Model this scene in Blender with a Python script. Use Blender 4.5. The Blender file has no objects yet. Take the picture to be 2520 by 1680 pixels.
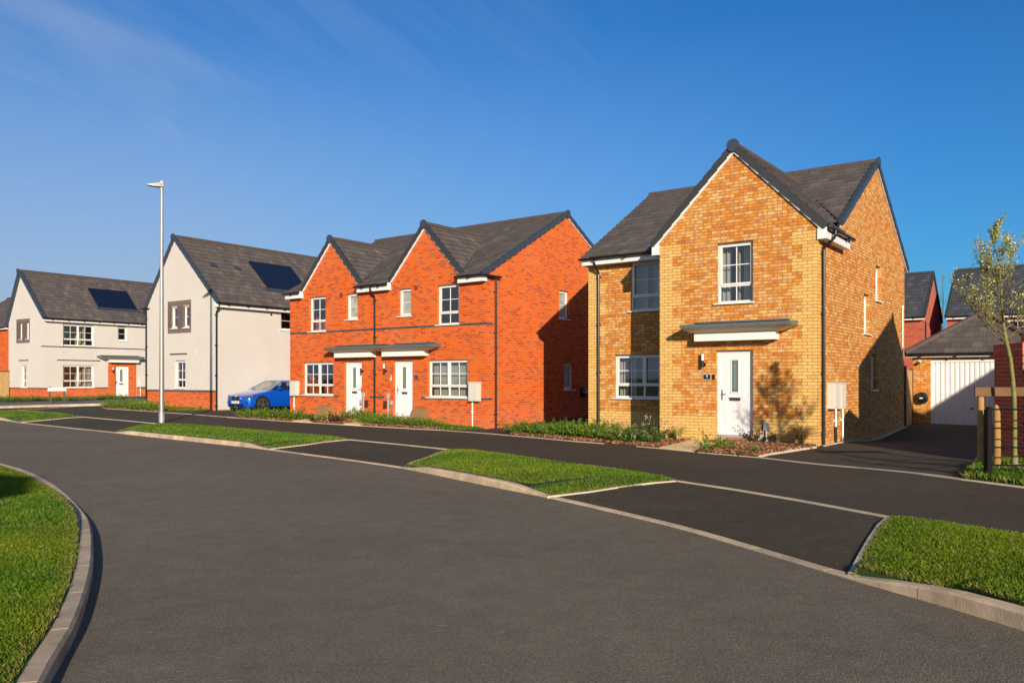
import bpy, bmesh, math, random
import numpy as np
from mathutils import Vector, Matrix
from mathutils.geometry import delaunay_2d_cdt, tessellate_polygon
random.seed(7); rng = np.random.default_rng(7)
C = bpy.context.scene.collection
SC = bpy.context.scene
R = math.radians
# ---------------- camera ----------------
F = 2000.0; CX = 1260.0; HY = 932.0; EYE = 1.6
cam = bpy.data.cameras.new('camera'); camo = bpy.data.objects.new('camera', cam); C.objects.link(camo)
camo.location = (0, 0, EYE); camo.rotation_euler = (R(90), 0, 0)
cam.sensor_width = 36; cam.lens = 36*F/2520; cam.shift_y = (HY-840)/2520; cam.clip_end = 6000; cam.clip_start = .05
SC.camera = camo
# ---------------- light ----------------
SUN_AZ = (0.178, -0.984); SUN_EL = 16.6
SC.view_settings.view_transform = 'Standard'; SC.view_settings.look = 'None'; SC.view_settings.gamma = 1
SC.view_settings.exposure = 0.26
sun = bpy.data.lights.new('sun', 'SUN'); suno = bpy.data.objects.new('sun', sun); C.objects.link(suno)
sun.energy = 5.0; sun.angle = R(.5); sun.color = (1, .86, .68)
sd = Vector((SUN_AZ[0]*math.cos(R(SUN_EL)), SUN_AZ[1]*math.cos(R(SUN_EL)), math.sin(R(SUN_EL))))
suno.rotation_euler = sd.to_track_quat('Z', 'Y').to_euler()
W = bpy.data.worlds.new('World'); SC.world = W; W.use_nodes = True

def N(nt, t, **k):
    n = nt.nodes.new(t)
    for a, b in k.items():
        if a == 'inp':
            for i, v in b.items(): n.inputs[i].default_value = v
        else: setattr(n, a, b)
    return n
def L(nt, a, ao, b, bi): nt.links.new(a.outputs[ao], b.inputs[bi])
def M_(nt, op, a, b=None, clamp=False):
    n = nt.nodes.new('ShaderNodeMath'); n.operation = op; n.use_clamp = clamp
    for i, v in enumerate((a, b)):
        if v is None: continue
        if isinstance(v, (int, float)): n.inputs[i].default_value = v
        else: nt.links.new(v, n.inputs[i])
    return n.outputs[0]
def ramp(nt, fac, stops, interp='LINEAR'):
    n = nt.nodes.new('ShaderNodeValToRGB'); n.color_ramp.interpolation = interp
    cr = n.color_ramp
    while len(cr.elements) < len(stops): cr.elements.new(.5)
    for e, (p, c) in zip(cr.elements, stops):
        e.position = p; e.color = (*c, 1) if len(c) == 3 else c
    nt.links.new(fac, n.inputs[0]); return n.outputs[0]
def mixc(nt, f, a, b, mode='MIX'):
    n = nt.nodes.new('ShaderNodeMix'); n.data_type = 'RGBA'; n.blend_type = mode
    for i, v in ((0, f), (6, a), (7, b)):
        if isinstance(v, (int, float)): n.inputs[i].default_value = v
        elif isinstance(v, tuple): n.inputs[i].default_value = (*v, 1) if len(v) == 3 else v
        else: nt.links.new(v, n.inputs[i])
    return n.outputs[2]

wn = W.node_tree; bg = wn.nodes['Background']
sky = N(wn, 'ShaderNodeTexSky', sky_type='NISHITA', sun_disc=False)
sky.sun_elevation = R(SUN_EL); sky.sun_rotation = math.atan2(sd.x, sd.y)
sky.air_density = 1.25; sky.dust_density = .35; sky.ozone_density = 3.2
tc = N(wn, 'ShaderNodeTexCoord'); sp = N(wn, 'ShaderNodeSeparateXYZ'); L(wn, tc, 'Generated', sp, 0)
# the sky is deepest blue opposite the sun and paler on the sun's side
away = M_(wn, 'MULTIPLY_ADD', sp.outputs[1], 1.6, True); away.node.inputs[2].default_value = .25
skyt = mixc(wn, 1.0, sky.outputs[0], mixc(wn, away, (.80, .90, 1.0), (.18, .71, 1.26)), 'MULTIPLY')
zz = M_(wn, 'ADD', M_(wn, 'MAXIMUM', sp.outputs[2], 0.0), .16)
cb = N(wn, 'ShaderNodeCombineXYZ'); wn.links.new(M_(wn, 'DIVIDE', sp.outputs[0], zz), cb.inputs[0]); wn.links.new(M_(wn, 'DIVIDE', sp.outputs[1], zz), cb.inputs[1])
def cirrus(rot, scl, sc, det, dist, lo, hi):
    mp = N(wn, 'ShaderNodeMapping', vector_type='TEXTURE')
    mp.inputs['Rotation'].default_value = (0, 0, rot); mp.inputs['Scale'].default_value = scl; L(wn, cb, 0, mp, 0)
    nz = N(wn, 'ShaderNodeTexNoise', inp={'Scale': sc, 'Detail': det, 'Roughness': .6, 'Distortion': dist}); L(wn, mp, 0, nz, 0)
    return ramp(wn, nz.outputs[0], [(lo, (0, 0, 0)), (hi, (1, 1, 1))], 'EASE')
c1 = cirrus(R(66), (2.6, .85, 1), .8, 9, .8, .32, .66)
c2 = cirrus(R(54), (3.6, .5, 1), 1.3, 11, 1.1, .42, .74)
left = M_(wn, 'MULTIPLY_ADD', sp.outputs[0], -1.25, True); left.node.inputs[2].default_value = .54
cl = M_(wn, 'MULTIPLY', M_(wn, 'MULTIPLY', M_(wn, 'MULTIPLY', M_(wn, 'SUBTRACT', 1.2, M_(wn, 'MULTIPLY', sp.outputs[2], 1.9), True), M_(wn, 'ADD', M_(wn, 'MULTIPLY', c1, .65), M_(wn, 'MULTIPLY', c2, .55))), left), .85, True)
low = M_(wn, 'SUBTRACT', .95, M_(wn, 'MULTIPLY', sp.outputs[2], 2.3), True)
lowl = M_(wn, 'MULTIPLY', low, M_(wn, 'ADD', M_(wn, 'MULTIPLY', left, 1.0), .10))
cl2 = M_(wn, 'MAXIMUM', cl, lowl)
skc = mixc(wn, cl2, skyt, (3.9, 4.8, 6.6))
wn.links.new(skc, bg.inputs[0]); bg.inputs[1].default_value = .083

# ---------------- ground height (footway level) ----------------
def Hh(X, Y):
    X = np.asarray(X, float); Y = np.asarray(Y, float)
    h = .10 + .0115*np.maximum(0, Y-26)
    def g(cx, cy, a, s): return a*np.exp(-((X-cx)**2+(Y-cy)**2)/(2*s*s))
    return h + g(-.4, 26.9, -.15, 2.0) + g(7.7, 12.4, .15, 1.25) + g(-10.9, 35.6, -.09, 1.6) + g(9.9, 22.4, -.17, 1.7) + g(-10.1, 32.6, -.03, 1.5)
def H(X, Y): return float(Hh(X, Y))
def G(px, py, dz=0.0):
    """photo point -> ground point"""
    D = 15.0
    for _ in range(30 if callable(dz) else 60):
        X = (px-CX)/F*D
        D2 = (EYE-H(X, D)-(float(np.ravel(dz(np.array([X]), np.array([D])))[0]) if callable(dz) else dz))*F/max(py-HY, 4)
        D = .5*D+.5*D2
    return ((px-CX)/F*D, D)

# ---------------- mesh builder ----------------
class MB:
    def __init__(s): s.v = []; s.f = []; s.m = []; s.uv = []
    def face(s, pts, mat=0, uv=None):
        i = len(s.v); s.v += [tuple(p) for p in pts]; s.f.append(tuple(range(i, i+len(pts)))); s.m.append(mat)
        s.uv += list(uv) if uv else [(0, 0)]*len(pts)
    def hexa(s, p, mat=0):
        for q in ((0, 3, 2, 1), (4, 5, 6, 7), (0, 1, 5, 4), (1, 2, 6, 5), (2, 3, 7, 6), (3, 0, 4, 7)):
            s.face([p[i] for i in q], mat)
    def box(s, a, b, mat=0, P=None):
        x0, y0, z0 = a; x1, y1, z1 = b
        p = [(x0, y0, z0), (x1, y0, z0), (x1, y1, z0), (x0, y1, z0), (x0, y0, z1), (x1, y0, z1), (x1, y1, z1), (x0, y1, z1)]
        if P: p = [P(*q) for q in p]
        s.hexa(p, mat)
    def tube(s, pts, r, seg=10, mat=0, cap=True):
        pts = [Vector(p) for p in pts]; rs = r if isinstance(r, (list, tuple)) else [r]*len(pts)
        rings = []; a = None
        for i, p in enumerate(pts):
            d = (pts[min(i+1, len(pts)-1)]-pts[max(i-1, 0)])
            if d.length < 1e-9: d = Vector((0, 0, 1))
            d.normalize()
            if a is None: a = Vector((1, 0, 0)) if abs(d.x) < .8 else Vector((0, 1, 0))
            a = a-d*a.dot(d); a.normalize(); b = d.cross(a)
            rings.append([p+(a*math.cos(t)+b*math.sin(t))*rs[i] for t in [2*math.pi*k/seg for k in range(seg)]])
        i0 = len(s.v)
        for rg in rings: s.v += [tuple(q) for q in rg]
        for i in range(len(rings)-1):
            for k in range(seg):
                s.f.append((i0+i*seg+k, i0+i*seg+(k+1) % seg, i0+(i+1)*seg+(k+1) % seg, i0+(i+1)*seg+k)); s.m.append(mat); s.uv += [(0, 0)]*4
        if cap:
            for e in (0, len(rings)-1):
                s.f.append(tuple(i0+e*seg+k for k in range(seg))); s.m.append(mat); s.uv += [(0, 0)]*seg
    def build(s, name, mats, parent=None, smooth=False, kind=None):
        me = bpy.data.meshes.new(name)
        me.from_pydata(s.v, [], s.f)
        for m in (mats if isinstance(mats, (list, tuple)) else [mats]): me.materials.append(m)
        me.polygons.foreach_set('material_index', s.m)
        uvl = me.uv_layers.new(name='UVMap'); uvl.data.foreach_set('uv', np.array(s.uv, 'f').ravel())
        bm = bmesh.new(); bm.from_mesh(me); bmesh.ops.remove_doubles(bm, verts=bm.verts, dist=1e-5)
        bmesh.ops.recalc_face_normals(bm, faces=bm.faces); bm.to_mesh(me); bm.free()
        if smooth: me.polygons.foreach_set('use_smooth', [True]*len(me.polygons)); me.set_sharp_from_angle(angle=R(40))
        o = bpy.data.objects.new(name, me); C.objects.link(o)
        if parent: o.parent = parent
        if kind: o['kind'] = kind
        return o
def tag(o, label=None, cat=None, group=None):
    if label: o['label'] = label
    if cat: o['category'] = cat
    if group: o['group'] = group
    return o
def empty(name, loc, rz=0, **k):
    o = bpy.data.objects.new(name, None); C.objects.link(o); o.location = loc; o.rotation_euler = (0, 0, rz); o.empty_display_size = .3
    tag(o, **k); return o
def copy_tree(o, parent=None):
    c = o.copy(); C.objects.link(c)
    if parent is not None: c.parent = parent
    for ch in list(o.children): copy_tree(ch, c)
    return c
def text_mesh(txt, size, name, mat, parent, loc, rot, extrude=.002, sx=1.0):
    cu = bpy.data.curves.new(name, 'FONT'); cu.body = txt; cu.size = size; cu.align_x = 'CENTER'; cu.align_y = 'CENTER'; cu.extrude = extrude
    t = bpy.data.objects.new('tmp', cu); C.objects.link(t)
    me = bpy.data.meshes.new_from_object(t.evaluated_get(bpy.context.evaluated_depsgraph_get()))
    bpy.data.objects.remove(t); me.name = name; me.materials.clear(); me.materials.append(mat)
    o = bpy.data.objects.new(name, me); C.objects.link(o); o.parent = parent; o.location = loc; o.rotation_euler = rot; o.scale = (sx, 1, 1)
    return o

# ---------------- materials ----------------
def srgb(r, g, b): return tuple(((c/255)/12.92 if c/255 <= .04045 else ((c/255+.055)/1.055)**2.4) for c in (r, g, b))
def mat(name, col, rough=.6, metal=0, noise=0, nscale=8, bump=0, bscale=60, spec=.5, coat=0, trans=None, coord='Object', vcol=None):
    m = bpy.data.materials.new(name); m.use_nodes = True; nt = m.node_tree; b = nt.nodes['Principled BSDF']
    b.inputs['Roughness'].default_value = rough; b.inputs['Metallic'].default_value = metal
    b.inputs['Specular IOR Level'].default_value = spec; b.inputs['Coat Weight'].default_value = coat
    t = N(nt, 'ShaderNodeTexCoord')
    base = (*col, 1)
    b.inputs['Base Color'].default_value = base
    src = None
    if vcol:
        a = N(nt, 'ShaderNodeAttribute', attribute_name='tint'); src = a.outputs['Color']
    if noise:
        nz = N(nt, 'ShaderNodeTexNoise', inp={'Scale': nscale, 'Detail': 6, 'Roughness': .6}); L(nt, t, coord, nz, 0)
        f = ramp(nt, nz.outputs[0], [(.3, (1-noise,)*3), (.7, (1+noise,)*3)])
        src = mixc(nt, 1.0, src if src else base, f, 'MULTIPLY')
    if src: nt.links.new(src, b.inputs['Base Color'])
    if bump:
        nz = N(nt, 'ShaderNodeTexNoise', inp={'Scale': bscale, 'Detail': 5}); L(nt, t, coord, nz, 0)
        bp = N(nt, 'ShaderNodeBump', inp={'Strength': bump, 'Distance': .01}); nt.links.new(nz.outputs[0], bp.inputs['Height']); L(nt, bp, 0, b, 'Normal')
    if trans:
        tr = N(nt, 'ShaderNodeBsdfTranslucent'); mx = N(nt, 'ShaderNodeMixShader', inp={0: trans})
        if src: nt.links.new(src, tr.inputs[0])
        else: tr.inputs[0].default_value = base
        out = nt.nodes['Material Output']; L(nt, b, 0, mx, 1); L(nt, tr, 0, mx, 2); L(nt, mx, 0, out, 0)
    return m
def brickmat(name, stops, mortar, kiss=0.0, kisscol=(.2, .08, .05), bw=.225, bh=.075, mw=.010, eff=.12, soldier=False, mvar=.15):
    m = bpy.data.materials.new(name); m.use_nodes = True; nt = m.node_tree; b = nt.nodes['Principled BSDF']
    b.inputs['Roughness'].default_value = .85; b.inputs['Specular IOR Level'].default_value = .2
    uv = N(nt, 'ShaderNodeUVMap', uv_map='UVMap'); s = N(nt, 'ShaderNodeSeparateXYZ'); L(nt, uv, 0, s, 0)
    U, V = s.outputs[0], s.outputs[1]
    if soldier: U, V = V, U
    rv = M_(nt, 'DIVIDE', V, bh); row = M_(nt, 'FLOOR', rv); fv = M_(nt, 'SUBTRACT', rv, row)
    off = M_(nt, 'MULTIPLY', M_(nt, 'MODULO', M_(nt, 'ADD', row, 1000.0), 2.0), 0.0 if soldier else .5)
    ru = M_(nt, 'ADD', M_(nt, 'DIVIDE', U, bw), off); col = M_(nt, 'FLOOR', ru); fu = M_(nt, 'SUBTRACT', ru, col)
    mask = M_(nt, 'MAXIMUM', M_(nt, 'LESS_THAN', fu, mw/bw), M_(nt, 'LESS_THAN', fv, mw/bh))
    cb_ = N(nt, 'ShaderNodeCombineXYZ'); nt.links.new(row, cb_.inputs[0]); nt.links.new(col, cb_.inputs[1])
    wn_ = N(nt, 'ShaderNodeTexWhiteNoise', noise_dimensions='3D'); L(nt, cb_, 0, wn_, 0)
    c = ramp(nt, wn_.outputs[0], stops)
    # texture inside the brick
    nz = N(nt, 'ShaderNodeTexNoise', inp={'Scale': 26, 'Detail': 5, 'Roughness': .65}); L(nt, uv, 0, nz, 0)
    c = mixc(nt, 1.0, c, ramp(nt, nz.outputs[0], [(.3, (1-mvar,)*3), (.7, (1+mvar,)*3)]), 'MULTIPLY')
    if kiss:
        w2 = N(nt, 'ShaderNodeTexWhiteNoise', noise_dimensions='3D'); cb2 = N(nt, 'ShaderNodeCombineXYZ', inp={2: 7.7}); nt.links.new(row, cb2.inputs[0]); nt.links.new(col, cb2.inputs[1]); L(nt, cb2, 0, w2, 0)
        # a scorched stripe somewhere across each brick
        dd = M_(nt, 'ABSOLUTE', M_(nt, 'SUBTRACT', fu, w2.outputs[0]))
        st = M_(nt, 'MULTIPLY', M_(nt, 'SUBTRACT', 1.0, M_(nt, 'MULTIPLY', dd, 3.2), True), kiss, True)
        c = mixc(nt, st, c, kisscol)
    big = N(nt, 'ShaderNodeTexNoise', inp={'Scale': .55, 'Detail': 4, 'Roughness': .55}); L(nt, uv, 0, big, 0)
    mcol = mixc(nt, M_(nt, 'MULTIPLY', big.outputs[0], 1.0), mortar, tuple(min(1, x*1.25) for x in mortar))
    c = mixc(nt, mask, c, mcol)
    e = ramp(nt, big.outputs[0], [(.52, (0, 0, 0)), (.75, (1, 1, 1))])
    low = M_(nt, 'MULTIPLY', M_(nt, 'SUBTRACT', 1.0, M_(nt, 'MULTIPLY', V if not soldier else U, 1.3), True), ramp(nt, nz.outputs[0], [(.35, (0, 0, 0)), (.7, (1, 1, 1))]))
    c = mixc(nt, M_(nt, 'ADD', M_(nt, 'MULTIPLY', e, eff), M_(nt, 'MULTIPLY', low, eff*4.0), True), c, (.62, .46, .36))
    nt.links.new(c, b.inputs['Base Color'])
    hgt = M_(nt, 'ADD', M_(nt, 'SUBTRACT', 1.0, mask), M_(nt, 'MULTIPLY', nz.outputs[0], .35))
    bp = N(nt, 'ShaderNodeBump', inp={'Strength': .55, 'Distance': .006}); nt.links.new(hgt, bp.inputs['Height']); L(nt, bp, 0, b, 'Normal')
    return m
RED = brickmat('red_brick', [(0, (.62, .108, .010)), (.35, (.68, .120, .009)), (.7, (.56, .086, .009)), (.88, (.45, .075, .02)), (1, (.38, .052, .016))], (.60, .23, .11), eff=.05, mw=.012)
RED2 = brickmat('dark_red_brick', [(0, (.42, .07, .028)), (.5, (.50, .085, .03)), (1, (.33, .05, .026))], (.40, .30, .26), eff=.05)
TAN = brickmat('multi_tan_brick', [(0, (.70, .29, .045)), (.22, (.70, .41, .14)), (.42, (.60, .20, .03)), (.6, (.68, .27, .04)), (.8, (.74, .47, .19)), (1, (.50, .15, .032))], (.21, .105, .055), kiss=.55, kisscol=(.44, .13, .03), eff=.03, mvar=.22, mw=.012)
YEL = brickmat('yellow_brick', [(0, (.76, .47, .14)), (.5, (.70, .42, .12)), (.85, (.80, .52, .18)), (1, (.62, .34, .09))], (.28, .14, .07), eff=.03, mw=.012)
BLU = brickmat('blue_brick', [(0, (.035, .042, .06)), (1, (.06, .07, .085))], (.26, .17, .13), eff=.0)
BLUS = brickmat('blue_soldier_brick', [(0, (.17, .11, .11)), (1, (.12, .085, .09))], (.38, .28, .22), eff=.0, soldier=True)
REDS = brickmat('red_soldier_brick', [(0, (.52, .09, .03)), (1, (.40, .07, .028))], (.45, .33, .28), eff=.03, soldier=True)

RENDER = mat('white_render', (.615, .575, .53), .9, noise=.035, nscale=.9, bump=.25, bscale=160, spec=.2)
UPVC = mat('white_upvc', (.83, .81, .79), .35, spec=.5, noise=.01)
DOORW = mat('white_door', (.80, .79, .80), .4, bump=.08, bscale=30)
BLK = mat('black_plastic', (.012, .013, .016), .28, spec=.6)
STEELB = mat('black_painted_steel', (.004, .004, .005), .6, spec=.12)
GALV = mat('galvanised_steel', (.52, .50, .48), .38, metal=.85, noise=.08, nscale=6)
GRPG = mat('grey_green_canopy', (.115, .135, .135), .45, noise=.1)
CREAM = mat('cream_soffit', (.74, .64, .52), .6)
METER = mat('meter_box_plastic', (.66, .62, .55), .45, noise=.03, nscale=3)
BROWN = mat('brown_plastic', (.055, .028, .02), .45)
GASB = mat('tan_gas_cover', (.30, .16, .065), .6, noise=.08, nscale=15)
GREYP = mat('grey_plastic', (.38, .40, .44), .5)
MAGN = mat('magnolia_paint', (.62, .55, .42), .9)
FLOORM = mat('carpet', (.25, .2, .15), .95)
CURT = mat('white_curtain', (.75, .73, .70), .9, trans=.4)
BLIND = mat('cream_blind', (.66, .64, .52), .8, trans=.2)
PV = mat('solar_glass', (.008, .012, .028), .12, spec=.7)
STK = mat('stake_timber', (.36, .20, .06), .85, noise=.25, nscale=5, bump=.4, bscale=30)
WOOD = mat('treated_timber', (.15, .08, .03), .8, noise=.22, nscale=3.0, bump=.3, bscale=22)
WOODY = mat('pine_fence_timber', (.52, .31, .12), .8, noise=.2, nscale=3.2, bump=.3, bscale=22)
SLAB = mat('buff_paving', (.80, .60, .28), .85, noise=.14, nscale=2.2, bump=.2, bscale=40)
KERB = mat('concrete_kerb', (.62, .48, .32), .85, noise=.22, nscale=4, bump=.35, bscale=90)
_nt = KERB.node_tree; _b = _nt.nodes['Principled BSDF']; _src = _b.inputs['Base Color'].links[0].from_socket
_uv = N(_nt, 'ShaderNodeUVMap', uv_map='UVMap'); _sp = N(_nt, 'ShaderNodeSeparateXYZ'); L(_nt, _uv, 0, _sp, 0)
_n = N(_nt, 'ShaderNodeTexNoise', inp={'Scale': 1.7, 'Detail': 8, 'Roughness': .75}); L(_nt, N(_nt, 'ShaderNodeTexCoord'), 'Object', _n, 0)
_c = mixc(_nt, 1.0, _src, ramp(_nt, _sp.outputs[0], [(0, (.78, .78, .80)), (1, (1.16, 1.12, 1.06))]), 'MULTIPLY')
_c = mixc(_nt, ramp(_nt, _n.outputs[0], [(.5, (0, 0, 0)), (.68, (.5, .5, .5))]), _c, (.16, .12, .08))
_nt.links.new(_c, _b.inputs['Base Color'])
EDGE = mat('pale_edging', (.60, .49, .36), .85, noise=.15, nscale=3)
SIGNW = mat('sign_white', (.8, .8, .8), .4)
SIGNB = mat('sign_black', (.02, .02, .022), .5)
DARKG = mat('dark_grey_post', (.05, .055, .06), .5)
WHITEP = mat('lamp_opal', (.75, .77, .85), .3)
CHROME = mat('chrome', (.6, .6, .62), .15, metal=1)
RIDGE = mat('brown_ridge_tile', (.085, .064, .056), .75, noise=.12, nscale=9)
RIDGES = mat('grey_ridge_tile', (.05, .05, .055), .75, noise=.12, nscale=9)
VERGE_T = mat('dark_verge_tile', (.040, .040, .046), .55, noise=.08, nscale=20)
VERGE_B = mat('slate_verge_cap', (.040, .055, .080), .5, noise=.08, nscale=20)
MAT_R = mat('coir_mat', (.25, .12, .05), .95, noise=.2, nscale=60)

def roofmat(name, a, bcol, fleck=.25):
    m = bpy.data.materials.new(name); m.use_nodes = True; nt = m.node_tree; b = nt.nodes['Principled BSDF']; b.inputs['Roughness'].default_value = .8
    b.inputs['Specular IOR Level'].default_value = .25
    uv = N(nt, 'ShaderNodeUVMap', uv_map='UVMap'); s = N(nt, 'ShaderNodeSeparateXYZ'); L(nt, uv, 0, s, 0)
    row = M_(nt, 'FLOOR', s.outputs[1]); off = M_(nt, 'MULTIPLY', M_(nt, 'MODULO', M_(nt, 'ADD', row, 1000.0), 2.0), .5)
    ru = M_(nt, 'ADD', M_(nt, 'DIVIDE', s.outputs[0], .30), off); col = M_(nt, 'FLOOR', ru); fu = M_(nt, 'SUBTRACT', ru, col)
    cb_ = N(nt, 'ShaderNodeCombineXYZ'); nt.links.new(row, cb_.inputs[0]); nt.links.new(col, cb_.inputs[1])
    w = N(nt, 'ShaderNodeTexWhiteNoise'); L(nt, cb_, 0, w, 0)
    c = ramp(nt, w.outputs[0], [(0, a), (.9, bcol), (1, tuple(x*1.25 for x in bcol))])
    nz = N(nt, 'ShaderNodeTexNoise', inp={'Scale': 9, 'Detail': 8, 'Roughness': .75}); L(nt, uv, 0, nz, 0)
    c = mixc(nt, 1.0, c, ramp(nt, nz.outputs[0], [(.3, (.85,)*3), (.7, (1.15,)*3)]), 'MULTIPLY')
    jt = M_(nt, 'LESS_THAN', fu, .035)
    w2 = N(nt, 'ShaderNodeTexWhiteNoise', noise_dimensions='4D', inp={'W': 3.3}); L(nt, cb_, 0, w2, 0)
    bright = M_(nt, 'MULTIPLY', jt, M_(nt, 'GREATER_THAN', w2.outputs[0], .80))
    c = mixc(nt, M_(nt, 'MULTIPLY', bright, .6), c, (.34, .26, .18))     # lime dust left at some joints
    c = mixc(nt, M_(nt, 'MULTIPLY', M_(nt, 'SUBTRACT', jt, bright), .35), c, (.02, .02, .02))
    nt.links.new(c, b.inputs['Base Color'])
    bp = N(nt, 'ShaderNodeBump', inp={'Strength': .5, 'Distance': .01}); nt.links.new(M_(nt, 'ADD', nz.outputs[0], M_(nt, 'MULTIPLY', jt, -1.0)), bp.inputs['Height']); L(nt, bp, 0, b, 'Normal')
    return m
ROOF = roofmat('brown_roof_tile', (.092, .078, .072), (.128, .108, .100))
ROOFS = roofmat('slate_grey_tile', (.050, .055, .066), (.072, .080, .094))

def asphalt(name, a, bcol, sp=.12, stain=.2, g=1.0):
    m = bpy.data.materials.new(name); m.use_nodes = True; nt = m.node_tree; b = nt.nodes['Principled BSDF']; b.inputs['Roughness'].default_value = .88
    b.inputs['Specular IOR Level'].default_value = .2
    t = N(nt, 'ShaderNodeTexCoord')
    def nz(sc, det, ro=.6, src=None, dist=0):
        n = N(nt, 'ShaderNodeTexNoise', inp={'Scale': sc, 'Detail': det, 'Roughness': ro, 'Distortion': dist}); nt.links.new(src if src else t.outputs['Object'], n.inputs[0]); return n.outputs[0]
    c = ramp(nt, nz(.28, 5), [(.35, a), (.65, bcol)])
    # stone grain: binder dark, aggregate pale, a few stones strong
    v = N(nt, 'ShaderNodeTexVoronoi', inp={'Scale': 120}); L(nt, t, 'Object', v, 0)
    vs_ = N(nt, 'ShaderNodeSeparateColor'); L(nt, v, 'Color', vs_, 0)
    c = mixc(nt, 1.0, c, ramp(nt, vs_.outputs[0], [(0, (1-.55*g,)*3), (.45, (1-.1*g,)*3), (.8, (1+.35*g,)*3), (.95, (1+1.1*g,)*3)]), 'MULTIPLY')
    c = mixc(nt, 1.0, c, ramp(nt, nz(60, 4, .75), [(.34, (.74,)*3), (.66, (1.26,)*3)]), 'MULTIPLY')
    c = mixc(nt, 1.0, c, ramp(nt, nz(3.2, 8, .72), [(.3, (1-stain,)*3), (.7, (1+stain,)*3)]), 'MULTIPLY')
    # short pale scuffs and dried grit, in loose groups
    mp = N(nt, 'ShaderNodeMapping', inp={'Scale': (7, 26, 1), 'Rotation': (0, 0, .45)}); L(nt, t, 'Object', mp, 0)
    grp = ramp(nt, nz(.9, 4, .6), [(.38, (.05, .05, .05)), (.60, (1, 1, 1))])
    sc = M_(nt, 'MULTIPLY', ramp(nt, nz(1.0, 4, .7, mp.outputs[0]), [(.62, (0, 0, 0)), (.68, (1, 1, 1))]), grp)
    c = mixc(nt, M_(nt, 'MULTIPLY', sc, sp), c, (.42, .36, .28))
    dk = ramp(nt, nz(.7, 6, .65, None, .6), [(.60, (0, 0, 0)), (.72, (1, 1, 1))])
    c = mixc(nt, M_(nt, 'MULTIPLY', dk, .22), c, (.05, .045, .04))
    nt.links.new(c, b.inputs['Base Color'])
    bp = N(nt, 'ShaderNodeBump', inp={'Strength': .7, 'Distance': .006}); nt.links.new(v.outputs[0], bp.inputs['Height']); L(nt, bp, 0, b, 'Normal')
    return m
ROADM = asphalt('road_asphalt', (.158, .131, .095), (.192, .160, .117), .75, .15, .36)
FOOTM = asphalt('footway_asphalt', (.064, .052, .036), (.080, .065, .046), .45, .15, .32)
SOIL = mat('mulch_soil', (.075, .035, .02), .95, noise=.4, nscale=14, bump=.8, bscale=40)
GRASSM = mat('grass_ground', (.045, .085, .012), .95, noise=.35, nscale=4, bump=.8, bscale=90)
BLADE = mat('grass_blade', (.08, .2, .02), .6, vcol=True, trans=.35, spec=.25)
LEAF = mat('leaf', (.08, .2, .02), .55, vcol=True, trans=.3, spec=.3)
BARKC = mat('bark_chip', (.2, .1, .05), .9, vcol=True)
STEM = mat('shrub_stem', (.12, .07, .03), .9)

def glassmat(name, tint, refl=.9, rough=.02, dark=0):
    m = bpy.data.materials.new(name); m.use_nodes = True; nt = m.node_tree; nt.nodes.remove(nt.nodes['Principled BSDF'])
    tr = N(nt, 'ShaderNodeBsdfTransparent', inp={0: (*tint, 1)}); gl = N(nt, 'ShaderNodeBsdfGlossy', inp={'Roughness': rough, 'Color': (refl, refl, refl, 1)})
    lw_ = N(nt, 'ShaderNodeLayerWeight', inp={0: .5}); fr = M_(nt, 'MULTIPLY_ADD', M_(nt, 'POWER', lw_.outputs[1], 3.0), .75); fr.node.inputs[2].default_value = .13; mx = N(nt, 'ShaderNodeMixShader')
    g = N(nt, 'ShaderNodeNewGeometry'); nz = N(nt, 'ShaderNodeTexNoise', inp={'Scale': 1.3, 'Detail': 1}); L(nt, g, 'Position', nz, 0)
    bp = N(nt, 'ShaderNodeBump', inp={'Strength': .05, 'Distance': .05}); nt.links.new(nz.outputs[0], bp.inputs['Height']); L(nt, bp, 0, gl, 'Normal')
    nt.links.new(fr, mx.inputs[0]); L(nt, tr, 0, mx, 1); L(nt, gl, 0, mx, 2); L(nt, mx, 0, nt.nodes['Material Output'], 0)
    return m
GLASS = glassmat('window_glass', (.72, .76, .76))
FROST = mat('obscure_glass', (.36, .37, .33), .35, noise=.25, nscale=5, spec=.6)
DGLASS = mat('door_glass', (.16, .23, .21), .15, spec=.7, noise=.1, nscale=9)

# ---------------- ground sheets ----------------
def inside(px, py, poly):
    x = np.asarray(px); y = np.asarray(py); r = np.zeros(x.shape, bool); n = len(poly)
    for i in range(n):
        x1, y1 = poly[i]; x2, y2 = poly[(i+1) % n]
        c = ((y1 > y) != (y2 > y)) & (x < (x2-x1)*(y-y1)/((y2-y1) if y2 != y1 else 1e-9)+x1)
        r ^= c
    return r
def dist_path(X, Y, path):
    d = np.full(np.shape(X), 1e9)
    for (x1, y1), (x2, y2) in zip(path[:-1], path[1:]):
        dx, dy = x2-x1, y2-y1; t = np.clip(((X-x1)*dx+(Y-y1)*dy)/(dx*dx+dy*dy+1e-12), 0, 1)
        d = np.minimum(d, np.hypot(X-x1-t*dx, Y-y1-t*dy))
    return d
def dens(poly, step=.6, closed=True):
    out = []; n = len(poly)
    for i in range(n if closed else n-1):
        a = poly[i]; b = poly[(i+1) % n]; k = max(1, int(math.hypot(b[0]-a[0], b[1]-a[1])/step))
        for j in range(k): out.append((a[0]+(b[0]-a[0])*j/k, a[1]+(b[1]-a[1])*j/k))
    if not closed: out.append(poly[-1])
    return out
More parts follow.
